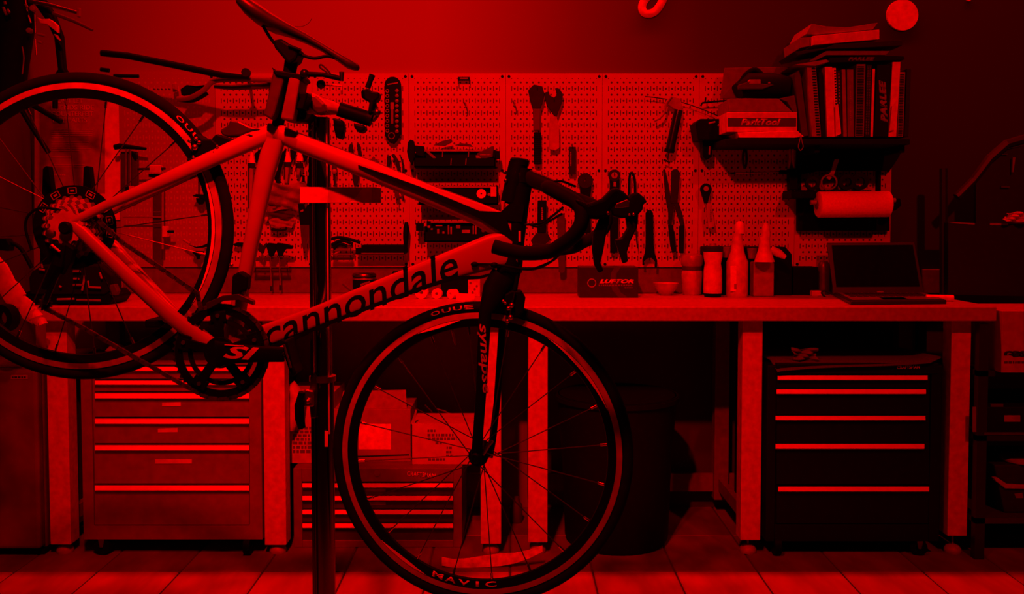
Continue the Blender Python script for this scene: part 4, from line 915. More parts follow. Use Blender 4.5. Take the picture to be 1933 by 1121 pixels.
for i, (a, b, ln, yt, mt, kd, lb) in enumerate(BOOKS):
    yb = 258; dp = .21; Yk = YK-.004*(i % 3)
    t = thing('book', lb, 'book', P((a+b)/2, yb, Yk+.1), 'books on the long shelf')
    plate('cover', [(a,yb),(b,yb),(b+ln,yt),(a+ln,yt)], Yk, dp, mt, t, .001)
    at = lambda u, y: a+(b-a)*u+ln*(yb-y)/(yb-yt)
    g = G()
    if kd in ('spiral', 'fine', 'dots'):
        st_ = {'spiral': 5.2, 'fine': 3., 'dots': 3.}[kd]; y = yt+4
        while y < yb-3:
            for u0, u1 in ({'spiral': ((.55,.95),), 'fine': ((.15,.85),), 'dots': ((.2,.4),(.6,.8))}[kd]):
                g.prism(W([(at(u0,y),y),(at(u1,y),y),(at(u1,y),y+st_*.45),(at(u0,y),y+st_*.45)], Yk-.003), .003)
            y += st_
        g.build('binding_comb', 'black' if kd != 'dots' and mt != 'black' else 'grey', t)
    elif kd == 'printed': dashes([(at(.3,y),at(.7,y),y,3.) for y in range(140,200,6)], Yk-.001, 'mid', t, 'spine_print')
    elif kd == 'letters': dashes([(at(.35,y),at(.6,y),y,2.6) for y in range(158,236,4)], Yk-.001, 'mid', t, 'spine_print')
    elif kd == 'parlee':
        text('PARLEE', at(.55,191), 191, 80, 13, Yk-.001, 'mid', t, 94, .3, .06, 'spine_lettering')
        plate('loose_leaf', [(1679,248),(1690,244),(1692,190),(1684,200)], YK-.02, .002, 'white', t)
o = plate('folded_leaf', [(1577,200),(1582,196),(1588,252),(1578,257)], YK-.014, .004, 'white'); tag(o, 'white folded leaf poking out between the books', 'leaf')
# flat stack over the books
ST = [('stacked_magazine', 'dark magazine with pale lettering lying on the standing books', [(1562,115),(1566,109),(1660,105),(1706,106),(1708,112),(1640,116),(1570,118)], 'black', -.29),
      ('stacked_folder', 'dim bent folder under the dark boards of the flat stack', [(1526,116),(1545,104),(1560,96),(1680,96),(1672,104),(1560,104),(1540,114)], 'grey', -.285),
      ('stacked_board', 'dark flat board with a protruding right end in the stack', [(1500,98),(1560,90),(1575,84),(1690,76),(1703,76),(1703,86),(1620,90),(1560,92),(1506,104)], 'dark', -.30),
      ('stacked_box', 'bright white flat box near the top of the stack', [(1534,68),(1660,56),(1660,74),(1535,85)], 'white', -.295), 
      ('stacked_box_dim', 'dim card wedge left of the bright flat box', [(1510,72),(1534,69),(1534,86),(1512,90)], 'mid', -.27),
      ('stacked_envelope', 'mid grey curled envelope on the very top of the stack', [(1532,45),(1560,50),(1600,52),(1657,43),(1648,55),(1600,60),(1540,65),(1522,64)], 'mid', -.28)]
for nm, lb, pts, mt, Y in ST: tag(plate(nm, pts, Y, .22, mt, None, .001), lb, 'papers')
o = bpy.data.objects['stacked_magazine']; text('PARLEE', 1626, 111, 50, 6.5, -.2912, 'grey', o, 0, .3, .06, 'cover_lettering')
tag(plate('top_flap', [(1500,122),(1560,112),(1566,116),(1540,124)], -.30, .2, 'mid', None, .001), 'pale flap of paper at the left end over the spiral book', 'paper')
# ---------------------------------------------------------------- paper towel
t = thing('paper_towel_holder', 'black wall holder with the white paper roll, below the shelf', 'towel holder', P(1610,412,-.1))
plate('back_plate', rect(1506,1680,370,436), -.05, .028, BK, t, .003); plate('arm', rect(1494,1540,362,374), -.16, .13, BK, t, .003); plate('arm', [(1682,376),(1700,374),(1702,388),(1690,398),(1680,394)], -.16, .13, BK, t, .004)
rod('spindle', [(1530,382),(1690,378)], -.16, 4.4, mat('spindle_mid', .25, .5), t)
ro = G().tube([P(1543,386,-.16), P(1545,386,-.16), P(1676,385,-.16), P(1678,385,-.16)], [m(22,-.16), m(24.5,-.16), m(24.5,-.16), m(22,-.16)], 32).build('towel_roll', mat('towel_paper', .92, .9, 0, .06, 120), None, True)
tag(ro, 'fat white paper towel roll lying level on its holder', 'paper towel')
G().lathe([(m(8,-.16),0),(m(8,-.16),.004)], P(1542.5,387,-.16), (-1,0,0), 18).build('core', 'grey', ro, True)
# things on the ledge above the roll
t = thing('tape_ledge', 'narrow dark ledge above the paper roll', 'ledge', P(1600,360,-.08)); G().box(P(1494,360,-.14).x, P(1645,360,-.14).x, -.14, YP, P(1600,362,-.14).z-.004, P(1600,359,-.14).z).build('board', BK, t)
zz = P(1600,359,-.10).z
for i, (x, r, mt) in enumerate(((1533,13,'black'),(1598,15,'black'),(1622,16,'black'))):
    o = G().ring([(m(r,-.1),-.012),(m(r,-.1),.012),(m(r*.55,-.1),.012),(m(r*.55,-.1),-.012)], V((P(x,350,-.1).x, -.1, zz+m(r,-.1))), (.15,1,0), 28).build('tape_roll', mt, None, True)
    tag(o, ('black tape roll at the left of the ledge', 'black tape roll in the middle of the ledge', 'black tape roll at the right of the ledge')[i], 'tape roll', 'tape rolls on the ledge')
o = G().ring([(m(15,-.11),-.01),(m(15,-.11),.01),(m(12,-.11),.01),(m(12,-.11),-.01)], V((P(1564,350,-.11).x, -.115, zz+m(15,-.11))), (.3,1,0), 28).build('clear_tape_roll', 'grey', None, True); tag(o, 'pale tape ring standing at the left of the paper roll', 'tape roll')
o = plate('scraper', [(1570,322),(1576,300),(1585,300),(1578,320),(1574,332),(1566,340),(1560,336)], -.12, .01, 'mid', None, .002); tag(o, 'pale scraper blade standing on the ledge under the shelf', 'scraper')
for i, x in enumerate((1491,1497)):
    o = rod('brush_shaft', [(x,278),(x+1-i,300),(x-2+4*i,318)], -.06, [1.5,3,1.5], mat('brush_pale', .4, .6)); tag(o, ('left of two pale brushes hanging under the shelf', 'right of two pale brushes hanging under the shelf')[i], 'brush', 'brushes under the shelf')
t = thing('dark_caddy', 'dark caddy block hanging under the brushes', 'caddy', P(1498,352,-.05)); plate('body', rect(1491,1506,318,358), -.07, .045, BK, t, .002)
# ================================================================ THINGS ON THE BENCH
def yon(px, py, z=None): return PZ(px, py, ZB if z is None else z).y
def block(name, label, cat, x0, x1, yt, yb, dp, mt, bev=.002, z=None, group=None):
    Y = yon((x0+x1)/2, yb, z); zz = ZB if z is None else z
    a, b = P(x0,yb,Y), P(x1,yt,Y)
    Y1 = min(Y+dp, -.015)
    o = G().box(a.x, b.x, Y, Y1, zz, b.z).build(name, mt, None, False, bev); return tag(o, label, cat, group), Y
def turned(name, mt, cx, yb, prof, parent=None, z=None, n=24):   # prof: (radius px, y px); foot centre at px (cx,yb)
    zz = ZB if z is None else z; Y = yon(cx, yb, z)+.02; c = P(cx, yb, Y)
    G().lathe([(m(r,Y), P(cx,y,Y).z) for r, y in prof], (c.x, Y, 0), n=n).build
    g = G().lathe([(m(r,Y), max(P(cx,y,Y).z, zz)) for r, y in prof], (c.x, Y, 0), n=n)
    return g.build(name, mt, parent, True), Y
# printed black box
o, Y = block('printed_box', 'black printed carton with a ring emblem on the bench', 'box', 1094, 1205, 504, 562, .12, mat('carton_black', .02, .4))
G().ring([(m(8.5,Y),0),(m(8.5,Y),.001),(m(6.6,Y),.001),(m(6.6,Y),0)], P(1117,534,Y-.001), (0,1,0), 28).build('emblem_ring', 'mid', o)
text('LUFTOR', 1164, 531, 66, 8, Y-.001, 'pale', o, 0, .35, .06, 'box_lettering'); dashes([(1130,1194,538.5,3.2),(1179,1194,543,2.2)], Y-.001, 'grey', o, 'small_print', 4)
plate('printed_swoosh', [(1160,504.5),(1172,504.5),(1164,516),(1164,536),(1172,552),(1186,561.5),(1168,561.5),(1156,548),(1152,530),(1154,514)], Y-.0008, .001, 'dim', o)
# bowl
t = thing('bowl', 'small pale shallow bowl on the bench beside the carton', 'bowl', V((P(1257,553,-.11).x, -.11, ZB)))
Yw = -.11; c = P(1257,553,Yw)
prof = [(m(10,Yw),ZB),(m(12,Yw),ZB+.004),(m(19,Yw),ZB+m(11,Yw)),(m(24,Yw),ZB+m(23,Yw)),(m(23,Yw),ZB+m(23,Yw)),(m(17,Yw),ZB+m(11,Yw)),(m(8,Yw),ZB+.008)]
G().lathe(prof, (c.x,Yw,0), n=28).build('shell', mat('bowl_pale', .42, .5), t, True)
# jar
t = thing('plastic_jar', 'squat plastic jar with clear lid left of the bottles', 'jar', PZ(1306,558,ZB))
turned('body', mat('jar_body', .40, .45), 1306, 557, [(16,557),(18,553),(20,520),(19,511),(16,508)], t); turned('collar', 'dim', 1306, 557, [(18.5,510),(19,507),(18.5,502)], t); turned('lid', mat('lid_mid', .26, .35), 1306, 557, [(19,502),(21,498),(21,488),(19,482),(14,479)], t)
# shaker bottle
t = thing('shaker_bottle', 'pale waisted bottle with dark cap and base', 'bottle', PZ(1345,561,ZB))
turned('body', mat('bottle_pale', .60, .45), 1345, 561, [(17,553),(17.5,545),(17,510),(15,497),(17.5,484),(17.8,475)], t); turned('cap', 'dark', 1345, 561, [(17.5,475),(19,474),(19,466),(17,464)], t); turned('base', BK, 1345, 561, [(15,561),(16,558),(17,553)], t); turned('nub', 'mid', 1345, 561, [(6,464),(5,459)], t)
# spray bottles
t = thing('spray_bottle', 'tall pale bottle with a tapering neck and paper label', 'bottle', PZ(1391,561,ZB))
turned('body', mat('spray_pale', .50, .45), 1391, 561, [(19,561),(20,556),(20,494),(16,485),(13,476),(11,462),(9,452),(9,440)], t); turned('nozzle', mat('nozzle_pale', .62, .45), 1395, 561, [(9.5,441),(9,432),(8.5,424),(6,419),(3,417)], t)
Yb_ = yon(1391,561)+.02-m(20.5,-.5); plate('label', rect(1379,1403,502,550), Yb_, .004, 'white', t, .001); plate('label_mark', rect(1386,1397,536,546), Yb_-.001, .001, 'mid', t)
t = thing('squeeze_bottle', 'square bottle with pointed pale top, right of the tall bottle', 'bottle', PZ(1442,561,ZB))
Yq = yon(1442,560); a, b = P(1422,560,Yq), P(1462,494,Yq)
G().box(a.x,b.x,Yq,Yq+.06,ZB,b.z).build('body', mat('squeeze_mid', .27, .5), t, False, .006)
turned('shoulder', mat('squeeze_pale', .58, .45), 1442, 562, [(19,494),(15,482),(11,468),(10,455),(10,447)], t); turned('tip', mat('squeeze_pale', .58, .45), 1444, 562, [(8.5,447),(8.5,440),(7,428),(3,420)], t)
Gt = G().tube([P(1455,470,Yq-.02),P(1470,478,Yq-.03),P(1483,486,Yq-.04)], [m(7,Yq),m(8,Yq),m(4,Yq)], 14).build('spout', 'pale', t, True)
# black bin behind the bottles
t = thing('parts_bin', 'black parts bin standing behind the pale bottles', 'bin', PZ(1430,553,ZB))
Yn = -.13; a, b = P(1331,554,Yn), P(1504,466,Yn)
G().prism([V((a.x,Yn,ZB)), V((P(1495,554,Yn).x,Yn,ZB)), P(1495,480,Yn), P(1483,466,Yn), P(1331,466,Yn)], max(.02, -.026-Yn)).build('body', BK, t, False, .003)
for i, (x, y) in enumerate(((1372,478),(1420,480))):
    g = G().lathe([(m(7,Yn),0),(m(10,Yn),m(20,Yn)),(m(9,Yn),m(20,Yn)),(m(6,Yn),m(3,Yn))], P(x,y+8,Yn-.03), n=16).build('clear_cup', mat('cup_mid', .2, .2), None, True); tag(g, ('clear cup clipped to the bin left of the tall bottle', 'clear cup clipped to the bin between the two bottles')[i], 'cup', 'cups on the bin')
# dark boxes
o, Y = block('black_box', 'plain black box between the parts bin and the can', 'box', 1497, 1545, 504, 557, .1, BK)
t = thing('steel_can', 'dim can standing behind the laptop left edge', 'can', PZ(1554,556,ZB))
turned('body', mat('can_mid', .12, .35, .4), 1554, 556, [(11,556),(11.5,552),(11.5,505),(10,498),(7,493)], t)
o, Y = block('pale_eraser', 'small pale block on the bench left of the laptop', 'block', 1533, 1552, 549, 559, .03, 'pale', .003)
# laptop
Yl0, Yl1 = yon(1680,576), yon(1680,560)
t = thing('laptop', 'open black laptop facing us on the right bench', 'laptop', PZ(1680,570,ZB))
a, b = PZ(1606,576,ZB), PZ(1787,574,ZB); c_, d_ = PZ(1574,559,ZB), PZ(1746,559,ZB)
th = .016; up = V((0,0,th))
G().add([a,b,d_,c_,a+up,b+up,d_+up,c_+up], [[3,2,1,0],[4,5,6,7],[0,1,5,4],[1,2,6,5],[2,3,7,6],[3,0,4,7]]).build('base', mat('laptop_black', .015, .4), t, False, .004)
def lp(u, v): return a.lerp(b,u).lerp(c_.lerp(d_,u),v)+up+V((0,0,.0008))
G().add([lp(.03,.08),lp(.97,.08),lp(.97,.95),lp(.03,.95)], [[0,1,2,3]]).build('keyboard_deck', mat('deck_mid', .22, .35, .4), t)
for r in range(4):
    for k in range(12):
        u0, v0 = .08+k*.07, .42+r*.12; q = [lp(u0,v0),lp(u0+.055,v0),lp(u0+.055,v0+.09),lp(u0,v0+.09)]
        G().add(q+[p+V((0,0,.002)) for p in q], [[4,5,6,7],[0,1,5,4],[1,2,6,5],[2,3,7,6],[3,0,4,7]]).build('key', mat('key_black', .02, .5), t)
G().add([lp(.36,.10),lp(.62,.10),lp(.62,.34),lp(.36,.34)], [[0,1,2,3]]).build('touchpad', 'dim', t)
Ys_ = c_.y+.002
scr = [P(1574,558,Ys_), P(1746,557,Ys_), P(1727,457,Ys_+.05), P(1561,458,Ys_+.05)]
nrm = (scr[1]-scr[0]).cross(scr[3]-scr[0]).normalized()
if nrm.y > 0: nrm = -nrm
G().add(scr+[p-nrm*.008 for p in scr], [[0,1,2,3],[7,6,5,4],[0,1,5,4],[1,2,6,5],[2,3,7,6],[3,0,4,7]]).build('lid', mat('laptop_black', .015, .4), t, False, .003)
def sp2(u, v): return scr[0].lerp(scr[1],u).lerp(scr[3].lerp(scr[2],u),v)+nrm*.001
G().add([sp2(.04,.16),sp2(.96,.16),sp2(.97,.95),sp2(.05,.95)], [[0,1,2,3]]).build('screen', mat('screen_glass', .004, .12), t)
G().add([sp2(.48,.05),sp2(.55,.05),sp2(.55,.08),sp2(.48,.08)], [[0,1,2,3]]).build('maker_mark', 'mid', t)
o = rod('laptop_cable', smoothpath([(1574,566),(1560,562),(1551,553),(1557,549),(1574,556)]), Yl1-.01, 1.6, 'dark', None); tag(o, 'short dark cable looping at the laptop left corner', 'cable')
o, Y = block('white_carton', 'small pale carton behind the laptop right edge', 'box', 1739, 1774, 508, 553, .06, mat('carton_pale', .42, .7))
plate('carton_mark', [(1741,536),(1760,534),(1760,543),(1741,546)], Y-.001, .001, 'white', o)
o = rod('thin_cable', [(1745,548),(1762,536),(1775,524)], Y-.01, 1.2, 'dark'); tag(o, 'thin dark cable crossing the small pale carton', 'cable')
o = G().tube([PZ(1748,562,ZB+.012), PZ(1800,563,ZB+.012)], m(6,-.3), 14).build('rolled_paper', 'white', None, True); tag(o, 'rolled white paper lying right of the laptop', 'paper')
# paint can and small things behind the down tube
t = thing('paint_can', 'short dark can with bright rims behind the down tube', 'can', PZ(688,556,ZB))
turned('body', BK, 688, 556, [(22,556),(22,521)], t); turned('rim', 'steel', 688, 556, [(22.5,527),(22.8,525),(22.5,523)], t); turned('lid', 'darksteel', 688, 556, [(22.5,521),(22.8,519),(21,516),(18,515)], t)
plate('can_label', [(680,536),(698,530),(699,533),(681,540)], yon(688,556)+.02-.056, .003, 'grey', t)
o = rod('paint_brush', [(648,535),(668,552)], -.30, 3.4, mat('brush_dim', .07, .6)); tag(o, 'dim brush handle leaning left of the short dark can', 'brush')
for i, (x, y, r, mt) in enumerate(((747,512,7,'black'),(772,504,6,'black'))):
    o = turned('small_pot', mt, x, 556, [(r,556),(r,y+4),(r*.7,y)])[0]; tag(o, ('small black pot peeping over the down tube, left', 'small black pot peeping over the down tube, right')[i], 'pot', 'pots behind the down tube')
o, Y = block('dark_carton', 'black carton seen under the head of the down tube', 'box', 832, 884, 520, 560, .1, BK)
o, Y = block('pale_carton', 'pale patterned carton beside the fork crown', 'box', 883, 906, 527, 560, .06, mat('carton_pale2', .55, .7))
for k in range(4): plate('print_patch', circ(888+4*k, 534+6*((k*3)%4), 2.2, 8), Y-.001, .001, 'grey', o)
zc = ZB
for i, (x, r) in enumerate(((795,12),(824,9.5),(850,9))):
    Yr = yon(x,564); o = G().ring([(m(r,Yr),0),(m(r,Yr),.03),(m(r*.32,Yr),.03),(m(r*.32,Yr),0)], V((P(x,560,Yr).x,Yr,ZB+m(r,Yr))), (.1 if i!=2 else .8,1,0), 24).build('tape_spool', 'white', None, True)
    tag(o, ('white tape spool leftmost under the down tube', 'white tape spool with dark hub, middle under the down tube', 'white tape spool turned sideways by the black carton')[i], 'spool', 'white spools on the bench')
o = G().loft([(PZ(862,563,ZB+.012), .02, .02), (PZ(878,564,ZB+.012), .02, .03), (PZ(896,563,ZB+.012), .015, .02)], 12).build('white_tube', 'white', None, True); tag(o, 'white soft pack lying by the pale carton', 'pack')
# truing stand behind the rear wheel
t = thing('truing_stand', 'black wheel truing stand with two uprights on the left bench', 'truing stand', PZ(130,580,ZB))
Yt_ = -.50
zt_ = P(100,530,Yt_).z
_z = lambda p: V((p.x, p.y, ZB+.0005))
G().prism([P(34,556,Yt_-.06), P(60,548,Yt_-.06), P(205,548,Yt_-.06), P(216,560,Yt_-.06), _z(P(206,580,Yt_-.06)), _z(P(52,580,Yt_-.06))], .16).build('base', BK, t, False, .006)
plate('upright', [(80,318),(86,313),(93,314),(98,350),(108,430),(118,550),(76,550),(74,440),(78,380)], Yt_, .03, BK, t, .004); plate('upright', [(157,315),(162,313),(170,314),(174,350),(180,430),(190,550),(150,550),(154,400)], Yt_, .03, BK, t, .004)
plate('gear_case', [(60,512),(80,500),(190,500),(212,520),(214,545),(196,556),(56,556),(54,524)], Yt_-.07, .08, 'black', t, .006)
for q, mt in (([(138,512),(152,512)],'grey'), ([(139,526),(149,526)],'mid'), ([(138,538),(158,538)],'grey'), ([(160,520),(155,548)],'mid'), ([(166,530),(168,542),(190,543)],'mid'), ([(108,565),(140,564)],'mid'), ([(145,566),(190,567)],'grey'), ([(74,508),(84,510)],'mid'), ([(112,540),(116,542)],'mid'), ([(78,498),(80,506)],'grey'), ([(188,514),(192,526)],'mid')):
    rod('steel_rod', q, Yt_-.085, 2., mt, t)
plate('knob', [(206,538),(216,536),(222,550),(218,558),(208,556)], Yt_-.08, .03, 'dim', t, .003)
rod('caliper_arm', smoothpath([(60,505),(40,470),(20,458),(0,456)]), Yt_-.04, 4., BK, t); plate('caliper_block', [(-6,450),(12,450),(18,462),(16,474),(-6,472)], Yt_-.06, .04, BK, t, .004)
# open box, draped rag at the left end
o, Y = block('open_box', 'small pale open box at the left end of the bench', 'box', 2, 58, 502, 550, .08, mat('box_left', .14, .7), .001)
plate('box_edge', [(54,520),(58,520),(58,549),(30,549),(30,543),(54,543)], Y-.002, .002, 'pale', o); plate('box_edge', [(0,504),(22,504),(16,516),(2,516)], Y-.002, .002, 'mid', o); plate('box_edge', [(34,504),(40,506),(36,520),(32,519)], Y-.002, .002, 'pale', o)
g = G(); rb_ = random.Random(3); g.loft([(P(x+rb_.uniform(-2.5,2.5),y+rb_.uniform(-2.5,2.5),-.69), m(w*rb_.uniform(.8,1.2),-.7), .02*rb_.uniform(.6,1.2)) for x,y,w in smoothpath([(-14,490,16),(18,548,19),(48,582,17),(66,598,12),(80,610,7)],5)], 9, 2.2)
o = g.build('paper_bundle', mat('bundle_pale', .52, .8), None, True); tag(o, 'pale twisted paper bundle hanging over the left bench end', 'paper')
o = G().ring([(m(26,-.72),-.02),(m(26,-.72),.02),(m(14,-.72),.02),(m(14,-.72),-.02)], P(8,600,-.77), (.2,1,0), 28).build('cable_spool', BK, None, True); tag(o, 'dark spool hanging at the left bench end', 'spool')
# ================================================================ UNDER THE BENCH
def yfl(px, py): return PZ(px, py, 0).y
def caster(parent, x, y, Y, r=.034, fwd=False):
    c = P(x, y, Y); c = V((c.x, Y+.02, r))
    w = G().ring([(r,-.012),(r,.012),(r*.35,.012),(r*.35,-.012)], c, (1,0,0) if not fwd else (.25,1,0), 24).build('caster', BK, parent, True)
    G().prism([c+V((-.018,-.016,.055)), c+V((.018,-.016,.055)), c+V((.006,-.016,-.005)), c+V((-.006,-.016,-.005))], .03).build('fork_plate', 'darksteel', w, False, .002); return w
# fridge
Yv = yfl(40,1052); t = thing('mini_fridge', 'dim steel mini fridge at the left edge of the picture', 'fridge', PZ(20,1052,0))
zt2 = P(40,696,Yv).z; X0 = XL+.01; X1 = P(73,900,Yv).x
G().box(X0, X1, Yv+.05, -.06, .02, zt2).build('cabinet', 'fridge', t, False, .006); G().box(X0, X1, Yv, Yv+.046, .03, zt2-.003).build('door', mat('fridge_door', .17, .35, .3, .25, 7), t, False, .012, 3)
G().box(X0, X1, Yv+.03, Yv+.2, 0, .02).build('plinth', 'black', t); pl2 = plate('maker_plate', rect(20,52,708,716), Yv-.003, .003, 'mid', t, .001); dashes([(23,49,712,3.5)], Yv-.004, 'dark', pl2)
# tool cabinet with drawers
Yc = -.585
t = thing('tool_cabinet', 'mid toned rolling tool cabinet with pale drawer pulls under the left bench', 'tool cabinet', PZ(325,1045,0))
CB = mat('cabinet_paint', .18, .45, 0, .1, 30)
X0, X1 = P(156,900,Yc).x, P(494,900,Yc).x; zb2, zt2 = P(300,1018,Yc).z, P(300,684,Yc).z
G().box(X0, X1, Yc+.012, -.10, zb2, zt2).box(X0, P(176,900,Yc).x, Yc, Yc+.012, zb2, zt2).box(P(472,900,Yc).x, X1, Yc, Yc+.012, zb2, zt2).box(P(176,900,Yc).x, P(472,900,Yc).x, Yc, Yc+.012, zb2, P(300,992,Yc).z).box(P(176,900,Yc).x, P(472,900,Yc).x, Yc, Yc+.012, P(300,688,Yc).z, zt2).build('body', CB, t)
ys_ = [690, 716, 740, 788, 838, 914, 992]
for i in range(6):
    ya, yb = ys_[i]+1.5, ys_[i+1]-1.5; d0 = plate('drawer', rect(178.5,470,ya,yb), Yc+.001, .02, CB, t, .001)
    hh = 10 if i > 1 else 8
    A = W([(179,ya+1),(470,ya+1),(470,ya+hh),(179,ya+hh)], Yc-.014)
    g = G(); q0 = [P(179,ya+1,Yc), P(470,ya+1,Yc), P(470,ya+hh,Yc-.016), P(179,ya+hh,Yc-.016), P(179,ya+hh+1,Yc-.001), P(470,ya+hh+1,Yc-.001)]
    g.add(q0, [[0,1,2,3],[3,2,5,4],[0,3,4],[1,5,2],[0,4,5,1]]); g.build('drawer_pull', 'handle', d0)
for i, (x0_, x1_, y, an) in enumerate(((306,341,763,0),(298,335,812,0),(293,362,871,-1))):
    plate('drawer_label', [(x0_,y-3+an),(x1_,y-4-an*0),(x1_,y+3.5),(x0_,y+4)], Yc-.001, .002, 'pale', t); 
plate('drawer_label', rect(306,330,697,701), Yc-.001, .001, 'dark', t)
G().box(X0+.002, X1-.002, Yc+.05, -.1, zt2, zt2+.02).build('top_mat', 'dark', t)
caster(t, 190, 1040, Yc, .034, True); caster(t, 466, 1040, Yc, .034); 
for x in (190, 466): caster(t, x, 1040, -.2)
o = plate('brown_bundle', [(196,680),(208,668),(222,672),(226,684)], -.5, .06, 'mid', None, .006); tag(o, 'small pale bundle on top of the rolling tool cabinet', 'bundle')
o.location.z += max(0, zt2+.02-min(v.co.z for v in o.data.vertices))
# boxy tool chest
Yx = yfl(700,1033); t = thing('tool_chest', 'low tool chest with four bright drawer bars behind the front wheel', 'tool chest', PZ(715,1033,0))
X0, X1 = P(554,950,Yx).x, P(872,950,Yx).x; zt3 = P(700,884,Yx).z
CH_ = mat('chest_paint', .15, .45, 0, .1, 30)
G().box(X0, X1, Yx+.01, -.08, 0, zt3).box(X0, P(570,950,Yx).x, Yx, Yx+.01, 0, zt3).box(P(856,950,Yx).x, X1, Yx, Yx+.01, 0, zt3).box(P(570,950,Yx).x, P(856,950,Yx).x, Yx, Yx+.01, 0, P(700,1020,Yx).z).box(P(570,950,Yx).x, P(856,950,Yx).x, Yx, Yx+.01, P(700,909,Yx).z, zt3).build('body', CH_, t, False, .002)
for i, y in enumerate((912, 936, 962, 988)):
    d0 = plate('drawer', rect(571,855,y-1,y+23 if i < 3 else 1019), Yx+.006, .012, mat('drawer_dark', .05, .5), t)
    g = G(); q0 = [P(571,y,Yx), P(855,y,Yx), P(855,y+8,Yx-.014), P(571,y+8,Yx-.014), P(571,y+9,Yx+.003), P(855,y+9,Yx+.003)]
    g.add(q0, [[0,1,2,3],[3,2,5,4],[0,3,4],[1,5,2],[0,4,5,1]]); g.build('drawer_pull', 'handle', d0)
for r in ((690,728,922,928),(692,728,947,953),(714,719,1002,1008)): plate('drawer_label', rect(*r), Yx+.004, .002, 'mid', t)
G().lathe([(m(6,Yx),0),(m(6,Yx),.003),(m(4,Yx),.004)], P(712,893,Yx-.0), (0,-1,0), 18).build('lock', 'grey', t, True)
text('CRAFTSMAN', 795, 896, 54, 9, Yx-.002, mat('chest_print', .6, .5), t, -5, 0, .02, 'chest_lettering')
# cartons on the chest
def carton(label, x0, x1, yt, yb, dp, mt, Y, zb=None, flap=None):
    zb = zt3 if zb is None else zb
    t = thing('carton', label, 'carton', V((P((x0+x1)/2,yb,Y).x, Y, zb)), 'cartons under the left bench')
    a, b = P(x0,yb,Y), P(x1,yt,Y)
    G().box(a.x, b.x, Y, min(Y+dp,-.11), zb, b.z).build('carton_body', mt, t, False, .002)
    return t
Y1 = -.40
t = carton('plain carton with a pale square label, partly behind the front tire', 630, 775, 772, 862, .25, mat('card_a', .27, .85, 0, .08, 30), Y1)
plate('label_square', rect(677,738,800,848), Y1-.001, .001, 'white', t); rod('tape_edge', [(652,862),(772,858)], Y1-.002, 1., 'dark', t)
plate('open_flap', [(648,738),(766,736),(768,772),(640,772)], Y1+.02, .004, mat('card_flap', .30, .85), t); plate('open_flap', [(688,740),(712,724),(726,738)], -.2, .004, 'mid', t)
Y2 = -.44
t = carton('torn topped carton with printed lines beside the hub', 778, 896, 800, 880, .2, mat('card_b', .46, .85, 0, .08, 30), Y2)
CP = mat('carton_print', .10, .7)
dashes([(807,822,813,4.2),(807,856,821,4.6),(808,862,828,4.6),(822,834,836,4.2),(843,853,845,4),(842,854,853,4),(842,856,860,4),(808,840,867,4)], Y2-.001, CP, t, 'printed_lines', 3)
g = G()
for k in range(13): x = 786+9*k; g.prism(W([(x,801),(x+4.5,797),(x+9,801)], Y2), .003)
g.build('torn_edge', mat('card_b', .46, .85), t); plate('side_flap', [(775,800),(785,772),(787,775),(783,802)], Y2+.01, .004, mat('card_flap', .30, .85), t)
Y3 = -.42
t = carton('tall carton with rows of dark print, left of the stand post', 539, 628, 742, 864, .25, mat('card_c', .42, .85, 0, .1, 30), Y3)
dashes([(566,592,808,5),(556,592,815,5),(553,592,822,5),(553,590,829,5),(553,590,836,5.5),(553,590,844,5.5),(553,590,852,5.5)], Y3-.001, CP, t, 'printed_rows', 5)
o = G().loft([(P(538,742,Y3-.04), m(6,Y3), .02), (P(552,732,Y3-.04), m(14,Y3), .03), (P(562,748,Y3-.04), m(16,Y3), .03), (P(556,776,Y3-.04), m(18,Y3), .03), (P(545,810,Y3-.04), m(10,Y3), .02)], 12).build('plastic_bag', mat('bag_pale', .45, .6), None, True); tag(o, 'pale plastic bag slumped against the tall printed carton', 'bag')
# dark things in the gap above the cartons
for i, q in enumerate(([(802,764),(814,776),(822,790)], [(824,772),(840,776),(852,784)])):
    o = rod('thin_tool', q, -.2, 1.6, 'grey' if i else 'dim'); tag(o, ('dim thin rod sticking out above the torn carton', 'brighter thin rod above the torn carton')[i], 'rod', 'rods in the torn carton')
# pale strip on the floor
pts = [(834,1044,8),(856,1048,8),(885,1047,9),(915,1044,11),(945,1041,12),(972,1038,10),(1000,1030,8),(1024,1020,6)]
g = G(); vs = []
for x, y, h in pts:
    c = P(x, y, -.70); k = m(h, -.7); vs += [c+V((0,0,k)), c+V((0,.0,-k))]
n = len(pts); vs2 = [v+V((0,.004,0)) for v in vs]; N2 = len(vs)
fs = [[2*i,2*i+2,2*i+3,2*i+1] for i in range(n-1)]+[[N2+2*i+1,N2+2*i+3,N2+2*i+2,N2+2*i] for i in range(n-1)]+[[2*i,N2+2*i,N2+2*i+2,2*i+2] for i in range(n-1)]+[[2*i+3,N2+2*i+3,N2+2*i+1,2*i+1] for i in range(n-1)]+[[0,1,N2+1,N2],[N2-2,2*N2-2,2*N2-1,N2-1]]
g.add(vs+vs2, fs); zmin = min(v.z for v in g.v); g.v = [v-V((0,0,zmin)) for v in g.v]
o = g.build('paper_strip', mat('strip_paper', .60, .8, 0, .2, 40), None, True); tag(o, 'pale curled paper strip standing on the floor inside the front wheel', 'paper strip')
